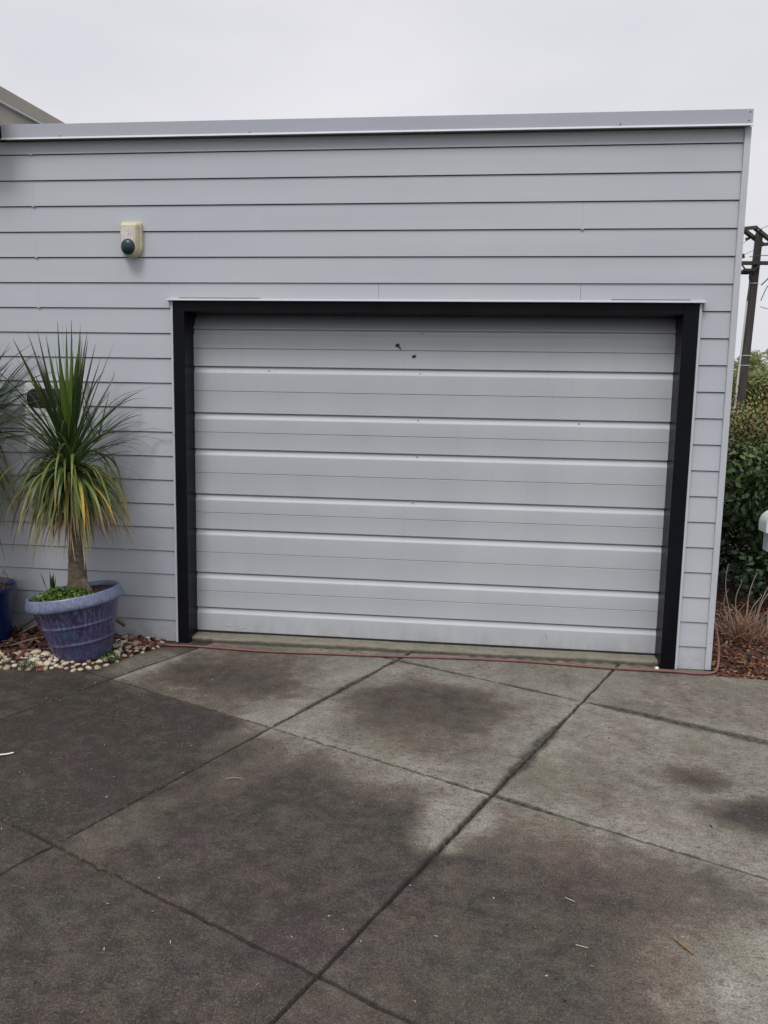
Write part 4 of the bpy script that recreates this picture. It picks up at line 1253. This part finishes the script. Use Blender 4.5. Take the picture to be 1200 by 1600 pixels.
for x, y, z in ((-.30, -1.0, 6.05), (-.34, -.2, 6.0), (-.28, .9, 5.97), (.36, -1.0, 6.02), (.36, .2, 6.0), (-.42, -.2, 5.56), (.55, -.2, 5.56), (.95, -.2, 5.56)):
    a = MB(); a.lathe([(.012, -.06), (.045, -.05), (.05, -.02), (.028, 0), (.042, .02), (.036, .05), (.0, .065)], 12, Matrix.Translation((UX + x, UY + y, z + .03)) @ Matrix.Rotation(R(0 if z < 5.8 else 70), 4, 'Y'))
    a.build('insulator', MAT['porcelain'], pole, 50)
a = MB()
a.tube([(UX - .45, UY - .21, 5.38), (UX - .12, UY - .16, 5.02)], .018, 6); a.tube([(UX + .60, UY - .21, 5.38), (UX + .10, UY - .16, 4.85)], .018, 6)
a.build('arm_brace', MAT['wire'], pole, 60)
def cable(pts, r, label):
    a = MB(); a.tube(smooth_path(pts, 10), r * .62, 7)
    tag(a.build('power_line', MAT['wire'], None, 60), label, 'cable')
cable([(UX - .36, UY - 1.0, 6.08), (UX + 1.2, UY - 3, 6.6), (UX + 4.5, UY - 7, 7.4)], .010, 'thin cable rising to the right from the top arms of the pole')
cable([(UX - .42, UY - .2, 5.62), (UX + .1, UY - .3, 5.86), (UX + 1.0, UY - 1.2, 6.30), (UX + 3, UY - 3.5, 7.0)], .010, 'thin cable crossing the pole diagonally between its two arms')
cable([(UX + .36, UY - .9, 6.04), (UX + 1.0, UY - .6, 5.55), (UX + 4, UY + 1, 5.1)], .010, 'thin cable dropping right from the top arms of the pole')
cable([(UX - .3, UY - .3, 5.55), (UX + .1, UY - .35, 5.58), (UX + .4, UY - .33, 5.52), (UX + .8, UY - .3, 5.58), (UX + 3, UY - .5, 5.6)], .016, 'pale looping cable lying along the lower crossarm of the pole')
cable([(UX + .12, UY - .16, 4.45), (UX + .25, UY - .3, 4.85), (UX + .50, UY - .5, 5.10), (UX + 1.0, UY - 1, 5.16), (UX + 4, UY - 4, 5.4)], .018, 'thick service cable curving up to the right from the pole')
cable([(UX + .12, UY - .16, 4.30), (UX + .5, UY - .4, 4.18), (UX + 1.3, UY - 1.2, 4.12), (UX + 4, UY - 4, 4.3)], .014, 'lowest cable sagging to the right from the side of the pole')
cable([(UX - .28, UY + .8, 6.0), (UX - .42, UY + .2, 5.7), (UX - .40, UY - .2, 5.3), (UX - .16, UY - .15, 5.12)], .012, 'drooping jumper cable on the left of the pole below its top arms')
cable([(UX - .34, UY - .25, 6.0), (UX - 1.0, UY - .8, 5.6), (UX - 3.0, UY - 2.5, 5.0)], .010, 'thin cable leaving the pole leftwards behind the garage')

# ------------------------------------------------------------------ bits lying on the driveway
def twig(name, pts, r, mat, label, cat):
    a = MB(); a.tube(smooth_path(pts, 6), r, 7, squash=.7)
    tag(a.build(name, mat, None, 60), label, cat)
twig('twig', [(-.20, -1.935, .006), (-.155, -1.915, .008), (-.125, -1.895, .006), (-.108, -1.875, .005)], .0045, MAT['whiteplastic'], 'white curved twig at the left edge of the dark concrete', 'twig')
twig('stick', [(2.430, -2.668, .004), (2.462, -2.688, .004)], .0021, MAT['drywood'], 'short straight pale stick on the concrete at lower right', 'stick')
twig('stick', [(2.44, -2.92, .004), (2.475, -2.93, .004)], .002, MAT['drywood'], 'tiny pale splinter below the straight pale stick on the concrete', 'stick')
twig('dead_leaf', [(2.755, -2.835, .005), (2.785, -2.880, .009), (2.805, -2.915, .006)], [.002 + .006 * math.sin(math.pi * k / 12) ** 1.5 for k in range(13)], MAT['brownleaf'], 'curled brown dead leaf on the mottled concrete at lower right', 'leaf')
twig('twig', [(.98, -1.98, .004), (1.02, -1.965, .006), (1.06, -1.968, .004)], .0016, MAT['drywood'], 'thin curved twig on the middle concrete slab', 'twig')
# leaf crumbs
rg = np.random.default_rng(71)
n = 380
px = rg.uniform(-.6, 3.6, n); py = rg.uniform(-3.6, -.2, n)
tag(chips('leaf_litter', np.stack([px, py, np.full(n, .003)], 1), .008, [(.26, .23, .16), (.17, .13, .08), (.38, .35, .28), (.03, .028, .025), (.20, .17, .11)], 72), 'tiny straw and leaf crumbs scattered over the concrete', 'leaf litter', kind='stuff')
